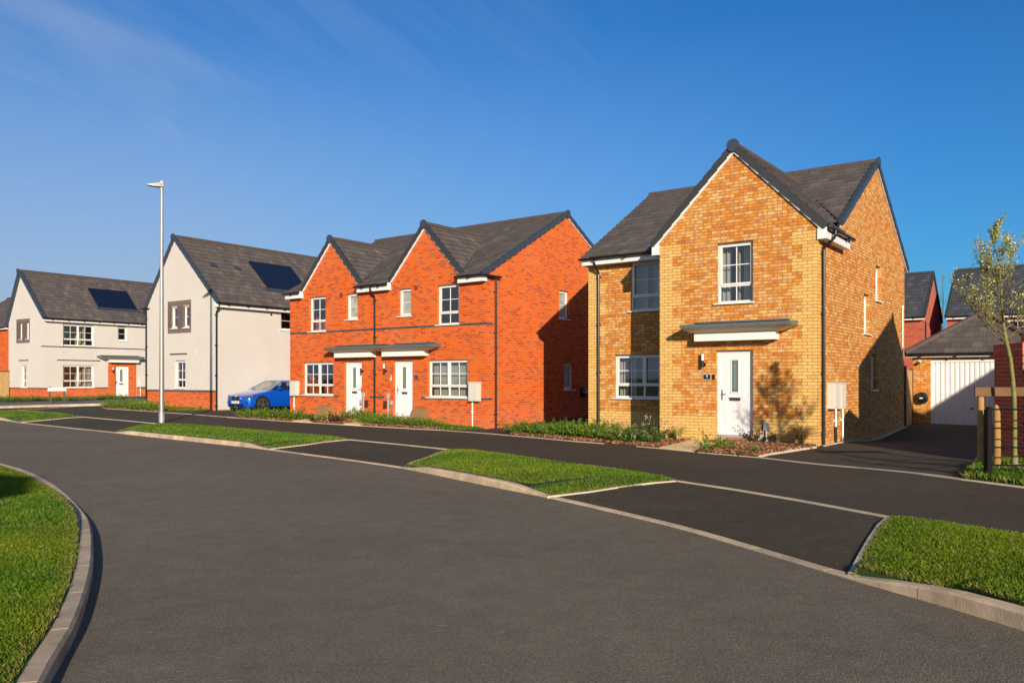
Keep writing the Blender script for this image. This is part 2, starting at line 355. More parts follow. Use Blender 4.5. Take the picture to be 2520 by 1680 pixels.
def sheet(name, poly, dz, m, step=.8, skirt=.15, jitter=0, kind='structure'):
    poly = dens(poly, step)
    a = np.array(poly); x0, y0 = a.min(0); x1, y1 = a.max(0)
    gx, gy = np.meshgrid(np.arange(x0+step*.37, x1, step), np.arange(y0+step*.41, y1, step)); gx = gx.ravel(); gy = gy.ravel()
    k = inside(gx, gy, poly); gx = gx[k]; gy = gy[k]
    if len(gx):
        k = dist_path(gx, gy, poly+[poly[0]]) > step*.35; gx = gx[k]; gy = gy[k]
    pts = [Vector(p) for p in poly]+[Vector((x, y)) for x, y in zip(gx, gy)]
    nb = len(poly)
    vs, es, fs, *_ = delaunay_2d_cdt(pts, [(i, (i+1) % nb) for i in range(nb)], [list(range(nb))], 1, 1e-4)
    me = bpy.data.meshes.new(name)
    vx = np.array([v.x for v in vs]); vy = np.array([v.y for v in vs]); vz = Hh(vx, vy)+(dz(vx, vy) if callable(dz) else dz)
    V = [(float(p), float(q), float(r)) for p, q, r in zip(vx, vy, vz)]; Fs = [tuple(f) for f in fs]
    bx = np.array([p[0] for p in poly]); by = np.array([p[1] for p in poly]); bz = Hh(bx, by)+(dz(bx, by) if callable(dz) else dz)
    if skirt:
        for i in range(nb):
            a_ = poly[i]; b_ = poly[(i+1) % nb]; j = len(V)
            za = float(bz[i]); zb = float(bz[(i+1) % nb])
            V += [(*a_, za), (*b_, zb), (*b_, zb-skirt), (*a_, za-skirt)]; Fs.append((j, j+1, j+2, j+3))
    me.from_pydata(V, [], Fs); me.materials.append(m)
    bm = bmesh.new(); bm.from_mesh(me)
    for f in bm.faces:
        f.normal_update()
        if f.normal.z < -.3: f.normal_flip()
    bm.to_mesh(me); bm.free()
    o = bpy.data.objects.new(name, me); C.objects.link(o)
    if kind: o['kind'] = kind
    return o
def GP(l, dz=0): return [G(x, y, dz) for x, y in l]

ROADZ = -.10
# kerb line on the far side: (px, py on the road, upstand)
kl = [(-420, 1000, .1), (-200, 1013, .1), (0, 1033.5, .1), (22, 1036, .02), (38, 1038.5, .012), (150, 1051, .012), (278, 1064.5, .012), (312, 1068.5, .1), (434, 1081.6, .105), (520, 1091, .105), (600, 1099.5, .105), (650, 1105.5, .015), (760, 1120, .012), (880, 1136, .012), (991, 1152.8, .012), (1040, 1162, .09), (1120, 1178.6, .105), (1247, 1204.5, .105), (1337, 1222.5, .015), (1500, 1259, .012), (1668, 1300, .012), (1860, 1356, .012), (2080, 1422, .012), (2170, 1448, .06), (2324, 1492, .115), (2520, 1551, .12)]
kpts = [G(x, y, ROADZ) for x, y, h in kl]; kh = [h for *_, h in kl]
kpts += [(3.45, 4.2), (3.55, 2.5), (3.4, 0), (2.9, -5), (1.5, -14), (-2, -28)]; kh += [.12]*6
kpts = [(-45, 50)]+kpts; kh = [.1]+kh
def smooth_path(pts, vals, step=.3):
    out = []; ov = []; n = len(pts)
    for i in range(n-1):
        p0, p1, p2, p3 = pts[max(i-1, 0)], pts[i], pts[i+1], pts[min(i+2, n-1)]
        d = math.hypot(p2[0]-p1[0], p2[1]-p1[1]); k = max(1, int(d/step))
        # centripetal-ish catmull with scaled tangents
        def tang(a, b, c):
            la = math.hypot(b[0]-a[0], b[1]-a[1])+1e-9; lb = math.hypot(c[0]-b[0], c[1]-b[1])+1e-9
            return tuple(((b[j]-a[j])/la*lb+(c[j]-b[j])/lb*la)/(la+lb) if a != b and b != c else ((c[j]-b[j])/lb if a == b else (b[j]-a[j])/la) for j in (0, 1))
        t1 = tang(p0, p1, p2); t2 = tang(p1, p2, p3)
        for j in range(k):
            t = j/k; h0 = 2*t**3-3*t*t+1; h1 = t**3-2*t*t+t; h2 = -2*t**3+3*t*t; h3 = t**3-t*t
            out.append(tuple(h0*p1[q]+h1*t1[q]*d+h2*p2[q]+h3*t2[q]*d for q in (0, 1))); ov.append(vals[i]+(vals[i+1]-vals[i])*t)
    out.append(pts[-1]); ov.append(vals[-1]); return out, ov
KP, KV = smooth_path(kpts, kh)
def offset_path(path, d):
    out = []
    for i, p in enumerate(path):
        a = path[max(i-1, 0)]; b = path[min(i+1, len(path)-1)]; dx, dy = b[0]-a[0], b[1]-a[1]; l = math.hypot(dx, dy)+1e-9
        out.append((p[0]-dy/l*d, p[1]+dx/l*d))
    return out
def kerb(name, path, vals, side, base=ROADZ, w=.125, unit=.915, m=KERB):
    """kerb stones along the path; side=+1 left of travel"""
    mb = MB(); s = [0]
    for a, b in zip(path[:-1], path[1:]): s.append(s[-1]+math.hypot(b[0]-a[0], b[1]-a[1]))
    def at(t):
        x = np.interp(t, s, [p[0] for p in path]); y = np.interp(t, s, [p[1] for p in path]); v = np.interp(t, s, vals); return float(x), float(y), float(v)
    n = int(s[-1]/unit)
    for i in range(n):
        t0, t1 = i*unit+.005, (i+1)*unit-.005; rv = random.random()
        if abs(at(t0)[0]) > 46 or at(t0)[1] < -12: continue
        rows = []
        for q in range(4):
            t = t0+(t1-t0)*q/3; x, y, v = at(t); xa, ya, _ = at(max(t-.15, 0)); xb, yb, _ = at(min(t+.15, s[-1]))
            dx, dy = xb-xa, yb-ya; l = math.hypot(dx, dy)+1e-9; nx, ny = -dy/l*side, dx/l*side
            z = H(x, y)+base; ch = min(.02, v*.4)
            prof = [(0, -.1), (0.006, v-ch), (ch+.006, v), (w-.006, v), (w, v-.006), (w, -.1)]
            rows.append([(x+nx*o_, y+ny*o_, z+h_) for o_, h_ in prof])
        for a, b in zip(rows[:-1], rows[1:]):
            for k in range(5): mb.face([a[k], a[k+1], b[k+1], b[k]], 0, [(rv, 0)]*4)
        mb.face(rows[0]); mb.face(rows[-1])
    return mb.build(name, m, kind='structure')
kerb('kerb', KP, KV, +1)
KIN = offset_path(KP, .12)
# left lawn kerb, travelling away from the camera; road lies on its right
lk = [(-.2, -14, .1), (-.7, -4, .1), (-1.0, 0, .1), (-1.75, 2.6, .1)]
lp = [(178.6, 1545, .1), (214, 1454, .1), (228.6, 1391, .1), (231.4, 1348.6, .1), (228.6, 1302, .085), (220, 1273.6, .06), (196, 1245, .03), (171, 1220, .02), (118, 1182.5, .012), (75, 1161, .012), (20, 1144, .012), (-80, 1120, .012), (-300, 1090, .012)]
lpts = [(a, b) for a, b, _ in lk]+[G(103.6, 1680, 0), G(132, 1623, 0)]+[G(x, y, ROADZ+h) for x, y, h in lp]+[(-45, 30)]
lvals = [.1]*6+[h for *_, h in lp]+[.012]
LP, LV = smooth_path(lpts, lvals)
kerb('kerb', LP, LV, +1)
LIN = offset_path(LP, .12)

road_poly = [p for p in KP if p[1] > -20]+[(-2, -20), (-40, -20), (-60, 20)]
sheet('road', road_poly, ROADZ, ROADM, 1.6, 0)
kd = np.array(KP)
def footdz(x, y): return -.088+.088*np.minimum(1, dist_path(x, y, KP[::4])/1.5)-.002
foot_poly = [p for p in KIN if p[1] > -8 and p[0] > -44]+[(22, -8), (38, 20), (36, 60), (-60, 75), (-60, 52)]
sheet('footway', foot_poly, footdz, FOOTM, 1.0, 0)
# wide base ground to the horizon
mb = MB(); S_ = 3000; mb.face([(-S_, -S_, -.45), (S_, -S_, -.45), (S_, S_, -.45), (-S_, S_, -.45)]); mb.build('ground', GRASSM, kind='structure')

# ---------------- grass ----------------
def blades(name, poly, n_m2, hgt, wid, dz, cols, lean=.35, clump=0.0):
    a = np.array(poly); x0, y0 = a.min(0); x1, y1 = a.max(0); A = (x1-x0)*(y1-y0)
    n = int(A*n_m2); X = rng.uniform(x0, x1, n); Y = rng.uniform(y0, y1, n); k = inside(X, Y, poly); X = X[k]; Y = Y[k]; n = len(X)
    fz = dz(X, Y) if callable(dz) else dz
    Z = Hh(X, Y)+fz-.004
    pn = (np.sin(X*2.3+1.1*np.sin(Y*1.7))*np.sin(Y*2.9+np.sin(X*3.1))+.7*np.sin(X*7.1+2*np.sin(Y*5.3))*np.sin(Y*8.3+1.5*np.sin(X*6.1)))*.4+.5+rng.normal(0, .15, n)
    h = hgt*(.55+.6*rng.random(n))*(.85+.3*pn); w = wid*(.7+.6*rng.random(n)); th = rng.uniform(0, 2*np.pi, n); ph = rng.uniform(0, 2*np.pi, n); ln = h*lean*(.4+1.9*rng.random(n))
    dx, dy = np.cos(th)*w/2, np.sin(th)*w/2
    V = np.empty((n, 4, 3), 'f')
    V[:, 0] = np.stack([X-dx, Y-dy, Z], 1); V[:, 1] = np.stack([X+dx, Y+dy, Z], 1)
    mx, my = X+np.cos(ph)*ln*.3, Y+np.sin(ph)*ln*.3
    V[:, 2] = np.stack([mx+dx*.8, my+dy*.8, Z+h*.6], 1)
    V[:, 3] = np.stack([X+np.cos(ph)*ln, Y+np.sin(ph)*ln, Z+h], 1)
    me = bpy.data.meshes.new(name); me.vertices.add(n*4); me.vertices.foreach_set('co', V.ravel())
    idx = (np.arange(n)*4)[:, None]+np.array([[0, 1, 2, 3]])
    me.loops.add(n*4); me.loops.foreach_set('vertex_index', idx.ravel().astype('i')); me.polygons.add(n)
    me.polygons.foreach_set('loop_start', (np.arange(n)*4).astype('i')); me.polygons.foreach_set('loop_total', np.full(n, 4, 'i'))
    me.update(); cs = np.array(cols); pick = rng.random(n)*.6+pn*.4; pick = np.clip(pick, 0, .999)
    ci = cs[(pick*len(cs)).astype(int)]*(.8+.4*rng.random((n, 1)))
    pt = np.sin(X*.83+2*np.sin(Y*.6))*np.sin(Y*1.07+1.3*np.sin(X*.7)); ci[:, 0] *= 1+.35*pt; ci *= (1+.14*pt)[:, None]
    de = dist_path(X, Y, list(poly)+[poly[0]]); dry = rng.random(n) < .09*(1.6-pn.clip(0, 1))+.45*np.clip(1-de/.12, 0, 1); ci[dry] = np.array([.34, .28, .08])*(.7+.5*rng.random((dry.sum(), 1)))
    col = np.ones((n, 4, 4), 'f'); col[:, :, :3] = ci[:, None, :]
    at = me.color_attributes.new('tint', 'FLOAT_COLOR', 'POINT'); at.data.foreach_set('color', col.ravel())
    me.materials.append(BLADE); o = bpy.data.objects.new(name, me); C.objects.link(o); o['kind'] = 'stuff'
    return o
GC = [(.040, .110, .005), (.065, .160, .006), (.100, .215, .008), (.150, .265, .012), (.215, .31, .02)]
lawn = LIN+[(-45, -14), (-.2, -14)]
lawn = [p for p in LIN if p[0] > -44]+[(-44, -14)]
LPn = [p for p in LP]
def lawndz(x, y):
    d = dist_path(x, y, LIN[::3]); far = np.clip((y-9.5)/3, 0, 1); e = -.085*far
    return .02*np.minimum(1, d/.5)+e*np.maximum(0, 1-d)
sheet('lawn', lawn, lawndz, GRASSM, .9, .12)
vis = [p for p in LIN if p[0] > -12 and p[1] > 2.5]
near = offset_path(vis, .015)+[(-12.5, 16), (-12.5, 8), (-6, 2.5)]
blades('grass', [p for p in near], 4500, .030, .007, lawndz, GC)
cl_ = [p for p in near if p[1] < 8.2]; cl_ = cl_+[(-5.2, 8.2), (-4.4, 3)]
blades('grass', cl_, 11000, .034, .0045, lawndz, GC)

fdz = lambda x, y: footdz(x, y)+.012
vA = GP([(-200, 1005), (0, 1011.5), (45, 1010), (89, 1011), (140, 1015), (203, 1025)])+GP([(125, 1031), (53, 1037.5)])+GP([(38, 1035), (0, 1024), (-200, 1006.5)])
vB = GP([(283, 1062.6), (312, 1053), (344, 1046), (395, 1042), (454, 1043), (530, 1048), (600, 1055), (700, 1063), (780, 1069.5), (825, 1073.5), (858.5, 1080.4), (760, 1092), (664.6, 1103.3), (646.7, 1100)], fdz)
vC = GP([(998, 1149.5), (1014, 1137), (1057.5, 1123), (1106, 1105), (1160, 1106), (1247.6, 1117), (1400.6, 1139), (1553.7, 1158), (1650.6, 1175), (1663, 1181.6), (1550, 1195), (1451.6, 1208), (1347, 1220)], fdz)
vD = GP([(2103, 1412), (2125.5, 1367), (2148.5, 1325), (2171, 1290.7), (2192, 1271.6), (2225, 1273.5), (2294, 1281), (2370, 1294.6), (2520, 1316.8), (2700, 1347)], fdz)
def kerb_side(poly_front, pa, pb, off=.13):
    """close a verge along the back of the kerb between two photo columns"""
    P_ = offset_path(KP, off); ia = min(range(len(P_)), key=lambda i: math.hypot(P_[i][0]-pa[0], P_[i][1]-pa[1])); ib = min(range(len(P_)), key=lambda i: math.hypot(P_[i][0]-pb[0], P_[i][1]-pb[1]))
    return P_[ia:ib+1] if ia <= ib else P_[ib:ia+1][::-1]
vB = [p for p in vB[:-1]]+kerb_side(None, vB[-2], vB[0])
vC = vC+kerb_side(None, vC[-1], vC[0])
vD = vD+[(5.2, 2.0), (4.4, 0)]+kerb_side(None, (3.55, .5), vD[0])
vA = GP([(-300, 1001), (-100, 1009), (0, 1011.5), (45, 1010), (89, 1011), (140, 1015), (203, 1025), (125, 1031), (53, 1037.5)], fdz)+kerb_side(None, G(40, 1038, -.08), G(-300, 1004, 0))
KA = np.array(KP[::2]); KVA = np.array(KV[::2])
def make_vdz(poly):
    pb = list(poly)+[poly[0]]
    def vdz(x, y):
        x = np.atleast_1d(x); y = np.atleast_1d(y); d = dist_path(x, y, KP[::2]); i = np.zeros(len(x), int)
        for c in range(0, len(x), 4000):
            i[c:c+4000] = np.argmin((KA[None, :, 0]-x[c:c+4000, None])**2+(KA[None, :, 1]-y[c:c+4000, None])**2, 1)
        return footdz(x, y)+.008+np.maximum(0, KVA[i]-.012)*np.clip(1.08-d/1.3, 0, 1)+.035*np.clip(dist_path(x, y, pb)/.6, 0, 1)
    return vdz
for nm, vp, dn, hg, wd in (('A', vA, 420, .035, .022), ('B', vB, 1100, .034, .015), ('C', vC, 3600, .032, .008), ('D', vD, 10500, .038, .0048)):
    vdz = make_vdz(vp); sheet('verge', vp, vdz, GRASSM, .5, .12)
    blades('grass', vp, dn, hg, wd, vdz, GC if nm != 'D' else GC[:4]+[(.11, .23, .012)], clump=1)

def ribbon(name, path, w, dz, m=EDGE):
    mb = MB(); path = dens(path, .4, False); a = path; b = offset_path(path, w)
    if callable(dz):
        fz_ = lambda p: (*p, H(*p)+float(dz(np.array([p[0]]), np.array([p[1]]))[0]))
    else: fz_ = lambda p: (*p, H(*p)+dz)
    for i in range(len(a)-1):
        q = [fz_(a[i]), fz_(a[i+1]), fz_(b[i+1]), fz_(b[i])]
        if 0: q = [(*a[i], H(*a[i])+dz), (*a[i+1], H(*a[i+1])+dz), (*b[i+1], H(*b[i+1])+dz), (*b[i], H(*b[i])+dz)]
        mb.face(q); mb.face([q[0], q[1], (q[1][0], q[1][1], q[1][2]-.05), (q[0][0], q[0][1], q[0][2]-.05)])
        mb.face([q[3], q[2], (q[2][0], q[2][1], q[2][2]-.05), (q[3][0], q[3][1], q[3][2]-.05)])
    return mb.build(name, m, kind='structure')
fdr = lambda x, y: footdz(x, y)+.018
def rib(l, w=.05, dz=.012): return ribbon('edging', GP(l, fdr if dz == .012 else 0), w, fdr if dz == .012 else dz)
rib([(203, 1025), (300, 1033.5), (392, 1042)]); rib([(858.5, 1080.4), (980, 1092), (1106, 1105)]); rib([(1663, 1181.6), (1800, 1202), (1950, 1227), (2060, 1247), (2192, 1271.6)])
rib([(53, 1037.8), (125, 1031.5), (203, 1025.5)], .04); rib([(664.6, 1103.6), (760, 1092.3), (858.5, 1080.7)], .045); rib([(1347, 1220.5), (1451.6, 1208.5), (1663, 1182)], .05)
rib([(2103, 1412), (2125.5, 1367), (2148.5, 1325), (2171, 1290.7), (2192, 1272)], .05); rib([(998, 1149.5), (1014, 1137), (1057.5, 1123), (1106, 1105)], .045)
front_edge = [(2700, 1222), (2520, 1199.7), (2366.5, 1180.6), (2102.6, 1151), (1865, 1126), (1720, 1113.6), (1621, 1103.5), (1529, 1095), (1410, 1086), (1325, 1078), (1240, 1070.6), (1084, 1058.6), (986.7, 1053.5), (885.5, 1048), (820, 1043.8), (700, 1036.5), (640, 1032.5), (560, 1027)]
rib(front_edge[::-1], .05, .016)
rib([(405, 1015), (480, 1020), (580, 1027.5)], .05, .013); rib([(251, 1002.4), (262, 1005.5), (300, 1008), (391, 1013.4), (405, 1015)], .05, .014)
# side street kerb and pavement in front of the far white house
sk = GP([(-300, 1012), (0, 1004.5), (102, 1001.5), (240, 998), (320, 994.5), (380, 992)])
kerb('kerb', dens(sk, .3, False), [.11]*len(dens(sk, .3, False)), +1, base=0)
sheet('pavement', offset_path(sk, .12)+GP([(380, 986), (315, 984), (128, 990.5), (0, 991.8), (-300, 996)]), .10, asphalt('pavement_asphalt', (.16, .15, .14), (.19, .175, .16), .2), .8, .12)
rib([(0, 1010.5), (60, 1008), (135, 1004), (185, 1000.5)], .08, .006)

# ---------------- beds, paths, plot lawns ----------------
def chips(name, poly, dens_, dz=.03):
    a = np.array(poly); x0, y0 = a.min(0); x1, y1 = a.max(0); n = int((x1-x0)*(y1-y0)*dens_)
    X = rng.uniform(x0, x1, n); Y = rng.uniform(y0, y1, n); k = inside(X, Y, poly); X = X[k]; Y = Y[k]; n = len(X)
    Z = Hh(X, Y)+dz+rng.random(n)*.02; u = rng.normal(size=(n, 3)); u[:, 2] *= .45; u /= np.linalg.norm(u, axis=1)[:, None]
    w = rng.normal(size=(n, 3)); w -= (w*u).sum(1)[:, None]*u; w /= np.linalg.norm(w, axis=1)[:, None]
    l = (.018+.03*rng.random(n))[:, None]; b = (.008+.01*rng.random(n))[:, None]; P = np.stack([X, Y, Z], 1)
    V = np.stack([P-u*l-w*b, P+u*l-w*b, P+u*l+w*b, P-u*l+w*b], 1).astype('f')
    me = bpy.data.meshes.new(name); me.vertices.add(n*4); me.vertices.foreach_set('co', V.ravel()); me.loops.add(n*4); me.loops.foreach_set('vertex_index', np.arange(n*4).astype('i'))
    me.polygons.add(n); me.polygons.foreach_set('loop_start', (np.arange(n)*4).astype('i')); me.polygons.foreach_set('loop_total', np.full(n, 4, 'i')); me.update()
    cs = np.array([(.12, .045, .02), (.20, .08, .035), (.30, .13, .055), (.07, .03, .018), (.42, .24, .12)]); ci = cs[rng.integers(0, 5, n)]
    col = np.ones((n, 4, 4), 'f'); col[:, :, :3] = ci[:, None]; at = me.color_attributes.new('tint', 'FLOAT_COLOR', 'POINT'); at.data.foreach_set('color', col.ravel())
    me.materials.append(BARKC); o = bpy.data.objects.new(name, me); C.objects.link(o); o['kind'] = 'stuff'
def bed(l, d=900, dz=.03):
    p = GP(l); sheet('mulch_bed', p, dz, SOIL, .4, .1); chips('bark_mulch', p, d, dz)
def turf(l, d=900, h=.06, w=.016, dz=.028):
    p = GP(l); sheet('plot_lawn', p, dz-.006, GRASSM, .5, .1); blades('grass', p, d, h, w, dz, GC[:4])
def path(l, joints=True):
    p = GP(l); sheet('garden_path', p, .036, SLAB, .5, .1)
bed([(583, 1026.8), (600, 1023), (680, 1019), (712, 1024), (739, 1034), (716, 1036.8), (650, 1032.5)], 500)
turf([(714, 1014), (800, 1014), (860, 1015), (868, 1022), (800, 1030), (742, 1033.5), (714, 1024)], 900)
path([(720, 1036.6), (765, 1040), (805, 1031.5), (895, 1021), (858, 1019), (800, 1029)])
bed([(768, 1040.4), (843, 1044.8), (870, 1041), (900, 1034), (905, 1022), (893, 1021), (808, 1031)], 600)
path([(845, 1045), (886, 1047.6), (925, 1040), (1018, 1028), (975, 1025), (905, 1034)])
bed([(889, 1047.8), (1058, 1056.8), (1086, 1058), (1086, 1052), (1000, 1042), (960, 1033), (928, 1039.5)], 700)
turf([(1018, 1026), (1196, 1050), (1188, 1056), (1087, 1057.8), (1087, 1051.5), (1002, 1041), (985, 1033)], 1100)
bed([(1256, 1071.5), (1410, 1085.4), (1621, 1103), (1680, 1090), (1742, 1073), (1770, 1068), (1626, 1052), (1600, 1058), (1453, 1066), (1330, 1062), (1270, 1063)], 900)
turf([(1300, 1048), (1380, 1045), (1453, 1045), (1453, 1064), (1330, 1061), (1272, 1062)], 1200)
path([(1622, 1103.6), (1706, 1112), (1728, 1107.5), (1800, 1088), (1853, 1073.5), (1768, 1068.5), (1742, 1073.5), (1680, 1090.5)])
bed([(1709, 1112.6), (1864, 1125.8), (1895, 1119), (2008, 1101.5), (2005, 1095), (1860, 1070), (1853, 1074), (1800, 1088.5), (1729, 1108)], 1400)
rib([(1866, 1126), (1895, 1119.3), (2010, 1102)], .05, .04)
turf([(2366.5, 1180), (2440, 1189), (2520, 1199.3), (2700, 1221), (2700, 1140), (2480, 1135), (2425, 1138), (2395, 1155)], 3000, .08, .010, .03)
bed([(2438, 1157), (2475, 1165), (2600, 1172), (2600, 1150), (2500, 1148), (2450, 1151)], 2200, .045)
bed([(252, 1002.4), (262, 1005.2), (300, 1007.6), (391, 1013), (399, 1010), (361, 1002), (320, 998), (266, 998)], 300)
turf([(399, 1010.5), (399, 1000), (531, 1004), (524, 1008.4), (500, 1009.6)], 600, .07, .025)
bed([(-100, 996), (0, 991.6), (127, 990.2), (240, 988), (312, 984.5), (306, 980), (200, 981), (108, 982.5), (-100, 985)], 150, .13)
# ---------------- sun-side frames ----------------
class Frame:
    def __init__(s, px, sc, a, gz):
        D = F/sc; s.ox, s.oy = (px-CX)/F*D, D; n = math.hypot(a, F); s.u = (a/n, -F/n); s.v = (F/n, a/n); s.ang = math.atan2(s.u[1], s.u[0]); s.gz = gz
    def fr(s, px, py=None, y=0):
        r = (px-CX)/F; ox = s.ox+y*s.v[0]; oy = s.oy+y*s.v[1]; t = (r*oy-ox)/(s.u[0]-r*s.u[1]); D = oy+t*s.u[1]
        return t if py is None else (t, EYE+(HY-py)/F*D-s.gz)
    def sd(s, px, py=None, x=0):
        r = (px-CX)/F; ox = s.ox+x*s.u[0]; oy = s.oy+x*s.u[1]; t = (r*oy-ox)/(s.v[0]-r*s.v[1]); D = oy+t*s.v[1]
        return t if py is None else (t, EYE+(HY-py)/F*D-s.gz)
    def w(s, x, y): return (s.ox+x*s.u[0]+y*s.v[0], s.oy+x*s.u[1]+y*s.v[1])
    def empty(s, name, **k): return empty(name, (s.ox, s.oy, s.gz), s.ang, **k)
def PF(c): return lambda s_, d, z: (s_, c-d, z)          # plane y=c facing -y
def PS(c): return lambda s_, d, z: (c+d, s_, z)          # plane x=c facing +x
def PL(c): return lambda s_, d, z: (c-d, s_, z)          # plane x=c facing -x
def PB(c): return lambda s_, d, z: (s_, c+d, z)          # plane y=c facing +y
def wall(mb, P, outline, holes=(), mat=0, reveal=.11, d=0, rmat=None):
    loops = [[Vector((a, b, 0)) for a, b in outline]]+[[Vector(q) for q in ((h[0], h[2], 0), (h[0], h[3], 0), (h[1], h[3], 0), (h[1], h[2], 0))] for h in holes]
    flat = [v for l in loops for v in l]
    for t in tessellate_polygon(loops):
        mb.face([P(flat[i].x, d, flat[i].y) for i in t], mat, [(flat[i].x, flat[i].y) for i in t])
    for (a, b, c, e) in holes:
        rm = mat if rmat is None else rmat
        for (p, q) in (((a, c), (a, e)), ((a, e), (b, e)), ((b, e), (b, c)), ((b, c), (a, c))):
            uv = [(p[0], p[1]), (q[0], q[1]), (q[0]+(0 if p[0] != q[0] else reveal), q[1]+(reveal if p[0] != q[0] else 0)), (p[0]+(0 if p[0] != q[0] else reveal), p[1]+(reveal if p[0] != q[0] else 0))]
            mb.face([P(p[0], d, p[1]), P(q[0], d, q[1]), P(q[0], d-reveal, q[1]), P(p[0], d-reveal, p[1])], rm, uv)
def slope(mb, E0, E1, R0, R1, gauge=.30, mat=0, lift=.028):
    """a roof slope laid in overlapping courses from the eave (E) to the ridge (R)"""
    E0, E1, R0, R1 = map(Vector, (E0, E1, R0, R1)); n = (E1-E0).cross((R0+R1)/2-(E0+E1)/2).normalized()
    if n.z < 0: n = -n
    ln = ((R0+R1)/2-(E0+E1)/2).length; k = max(2, round(ln/gauge)); ax = (E1-E0).normalized()
    for i in range(k):
        a, b = i/k, min(1, (i+1.0)/k)
        p0, p1 = E0.lerp(R0, a), E1.lerp(R1, a); q0, q1 = E0.lerp(R0, b), E1.lerp(R1, b)
        A, B, Cc, D = p0+n*lift, p1+n*lift, q1, q0
        U = lambda p: (p-E0).dot(ax)
        mb.face([A, B, Cc, D], mat, [(U(A), i+.05), (U(B), i+.05), (U(Cc), i+.95), (U(D), i+.95)])
        mb.face([p0-n*.004, p1-n*.004, B, A], mat, [(U(A), i+.02), (U(B), i+.02), (U(B), i+.05), (U(A), i+.05)])
def verge(mb, P, a, b, d0=-.04, d1=.085, th=.15, seg=.33, mat=0, lift=.05):
    """stepped verge caps up a gable edge, a=(s,z) bottom, b=(s,z) top"""
    ln = math.hypot(b[0]-a[0], b[1]-a[1]); k = max(1, round(ln/seg)); ux, uz = (b[0]-a[0])/ln, (b[1]-a[1])/ln
    nx, nz = (-uz, ux) if ux > 0 else (uz, -ux)
    if nz < 0: nx, nz = -nx, -nz
    for i in range(k):
        t0, t1 = ln*i/k, ln*(i+1)/k+.02; lo = lift+.022; hi = lift+.0
        pts = []
        for d in (d0, d1+.004*(i % 2)):
            for t, l_ in ((t0, lo), (t1, hi)):
                for o_ in (l_-th, l_): pts.append(P(a[0]+ux*t+nx*o_, d, a[1]+uz*t+nz*o_))
        mb.hexa([pts[0], pts[2], pts[6], pts[4], pts[1], pts[3], pts[7], pts[5]], mat)
def ridge(mb, A, B, r=.12, seg=.45, mat=0):
    A, B = Vector(A), Vector(B); ln = (B-A).length; k = max(1, round(ln/seg)); ax = (B-A).normalized(); sx = ax.cross(Vector((0, 0, 1))).normalized(); up = sx.cross(ax).normalized()
    for i in range(k):
        p = A+ax*(ln*i/k+.004); q = A+ax*(ln*(i+1)/k-.004); rr = r+.004*(i % 2)
        rings = [[c+(sx*math.cos(t)+up*math.sin(t)*.85)*rr for t in [math.pi*(j/8*1.36-.18) for j in range(9)]] for c in (p, q)]
        for j in range(8): mb.face([rings[0][j], rings[0][j+1], rings[1][j+1], rings[1][j]], mat)
        mb.face(rings[0], mat); mb.face(rings[1], mat)
def verges(parent, P, pairs, m, **k):
    for a, b in pairs: v_ = MB(); verge(v_, P, a, b, **k); v_.build('verge_tiles', m, parent)
def gutter(mb, P, s0, s1, z, d=.0, r=.06, mat=0):
    n = 8
    for i in range(n):
        a, b = math.pi*i/n, math.pi*(i+1)/n
        mb.face([P(s0, d+r*math.cos(a), z-r*math.sin(a)), P(s1, d+r*math.cos(a), z-r*math.sin(a)), P(s1, d+r*math.cos(b), z-r*math.sin(b)), P(s0, d+r*math.cos(b), z-r*math.sin(b))], mat)
    for s_ in (s0, s1): mb.face([P(s_, d+r*math.cos(math.pi*i/n), z-r*math.sin(math.pi*i/n)) for i in range(n+1)], mat)
    k = max(1, round((s1-s0)/1.0))
    for i in range(k):
        c = s0+(i+.5)*(s1-s0)/k; mb.box((c-.015, d-r-.03, z-.085), (c+.015, d+r+.01, z-.05), mat, P)
    mb.box((s0, d+r-.006, z-.012), (s1, d+r+.006, z+.004), mat, P)
def downpipe(mb, P, s, z0, z1, d, dtop=None, r=.036, mat=0, zt=None):
    if dtop is None: pts = [P(s, d, z0), P(s, d, z1)]
    else: pts = [P(s, d, z0), P(s, d, z1-.42), P(s, d+.02, z1-.36), P(s, dtop-.02, z1-.16), P(s, dtop, z1-.10), P(s, dtop, z1)]
    mb.tube(pts, r, 10, mat)
    z = z1-.5
    while z > z0+.3:
        mb.box((s-.055, d-r-.02, z-.02), (s+.055, d+.01, z+.02), mat, P); mb.tube([P(s, d, z-.035), P(s, d, z+.035)], r+.008, 10, mat); z -= 1.35
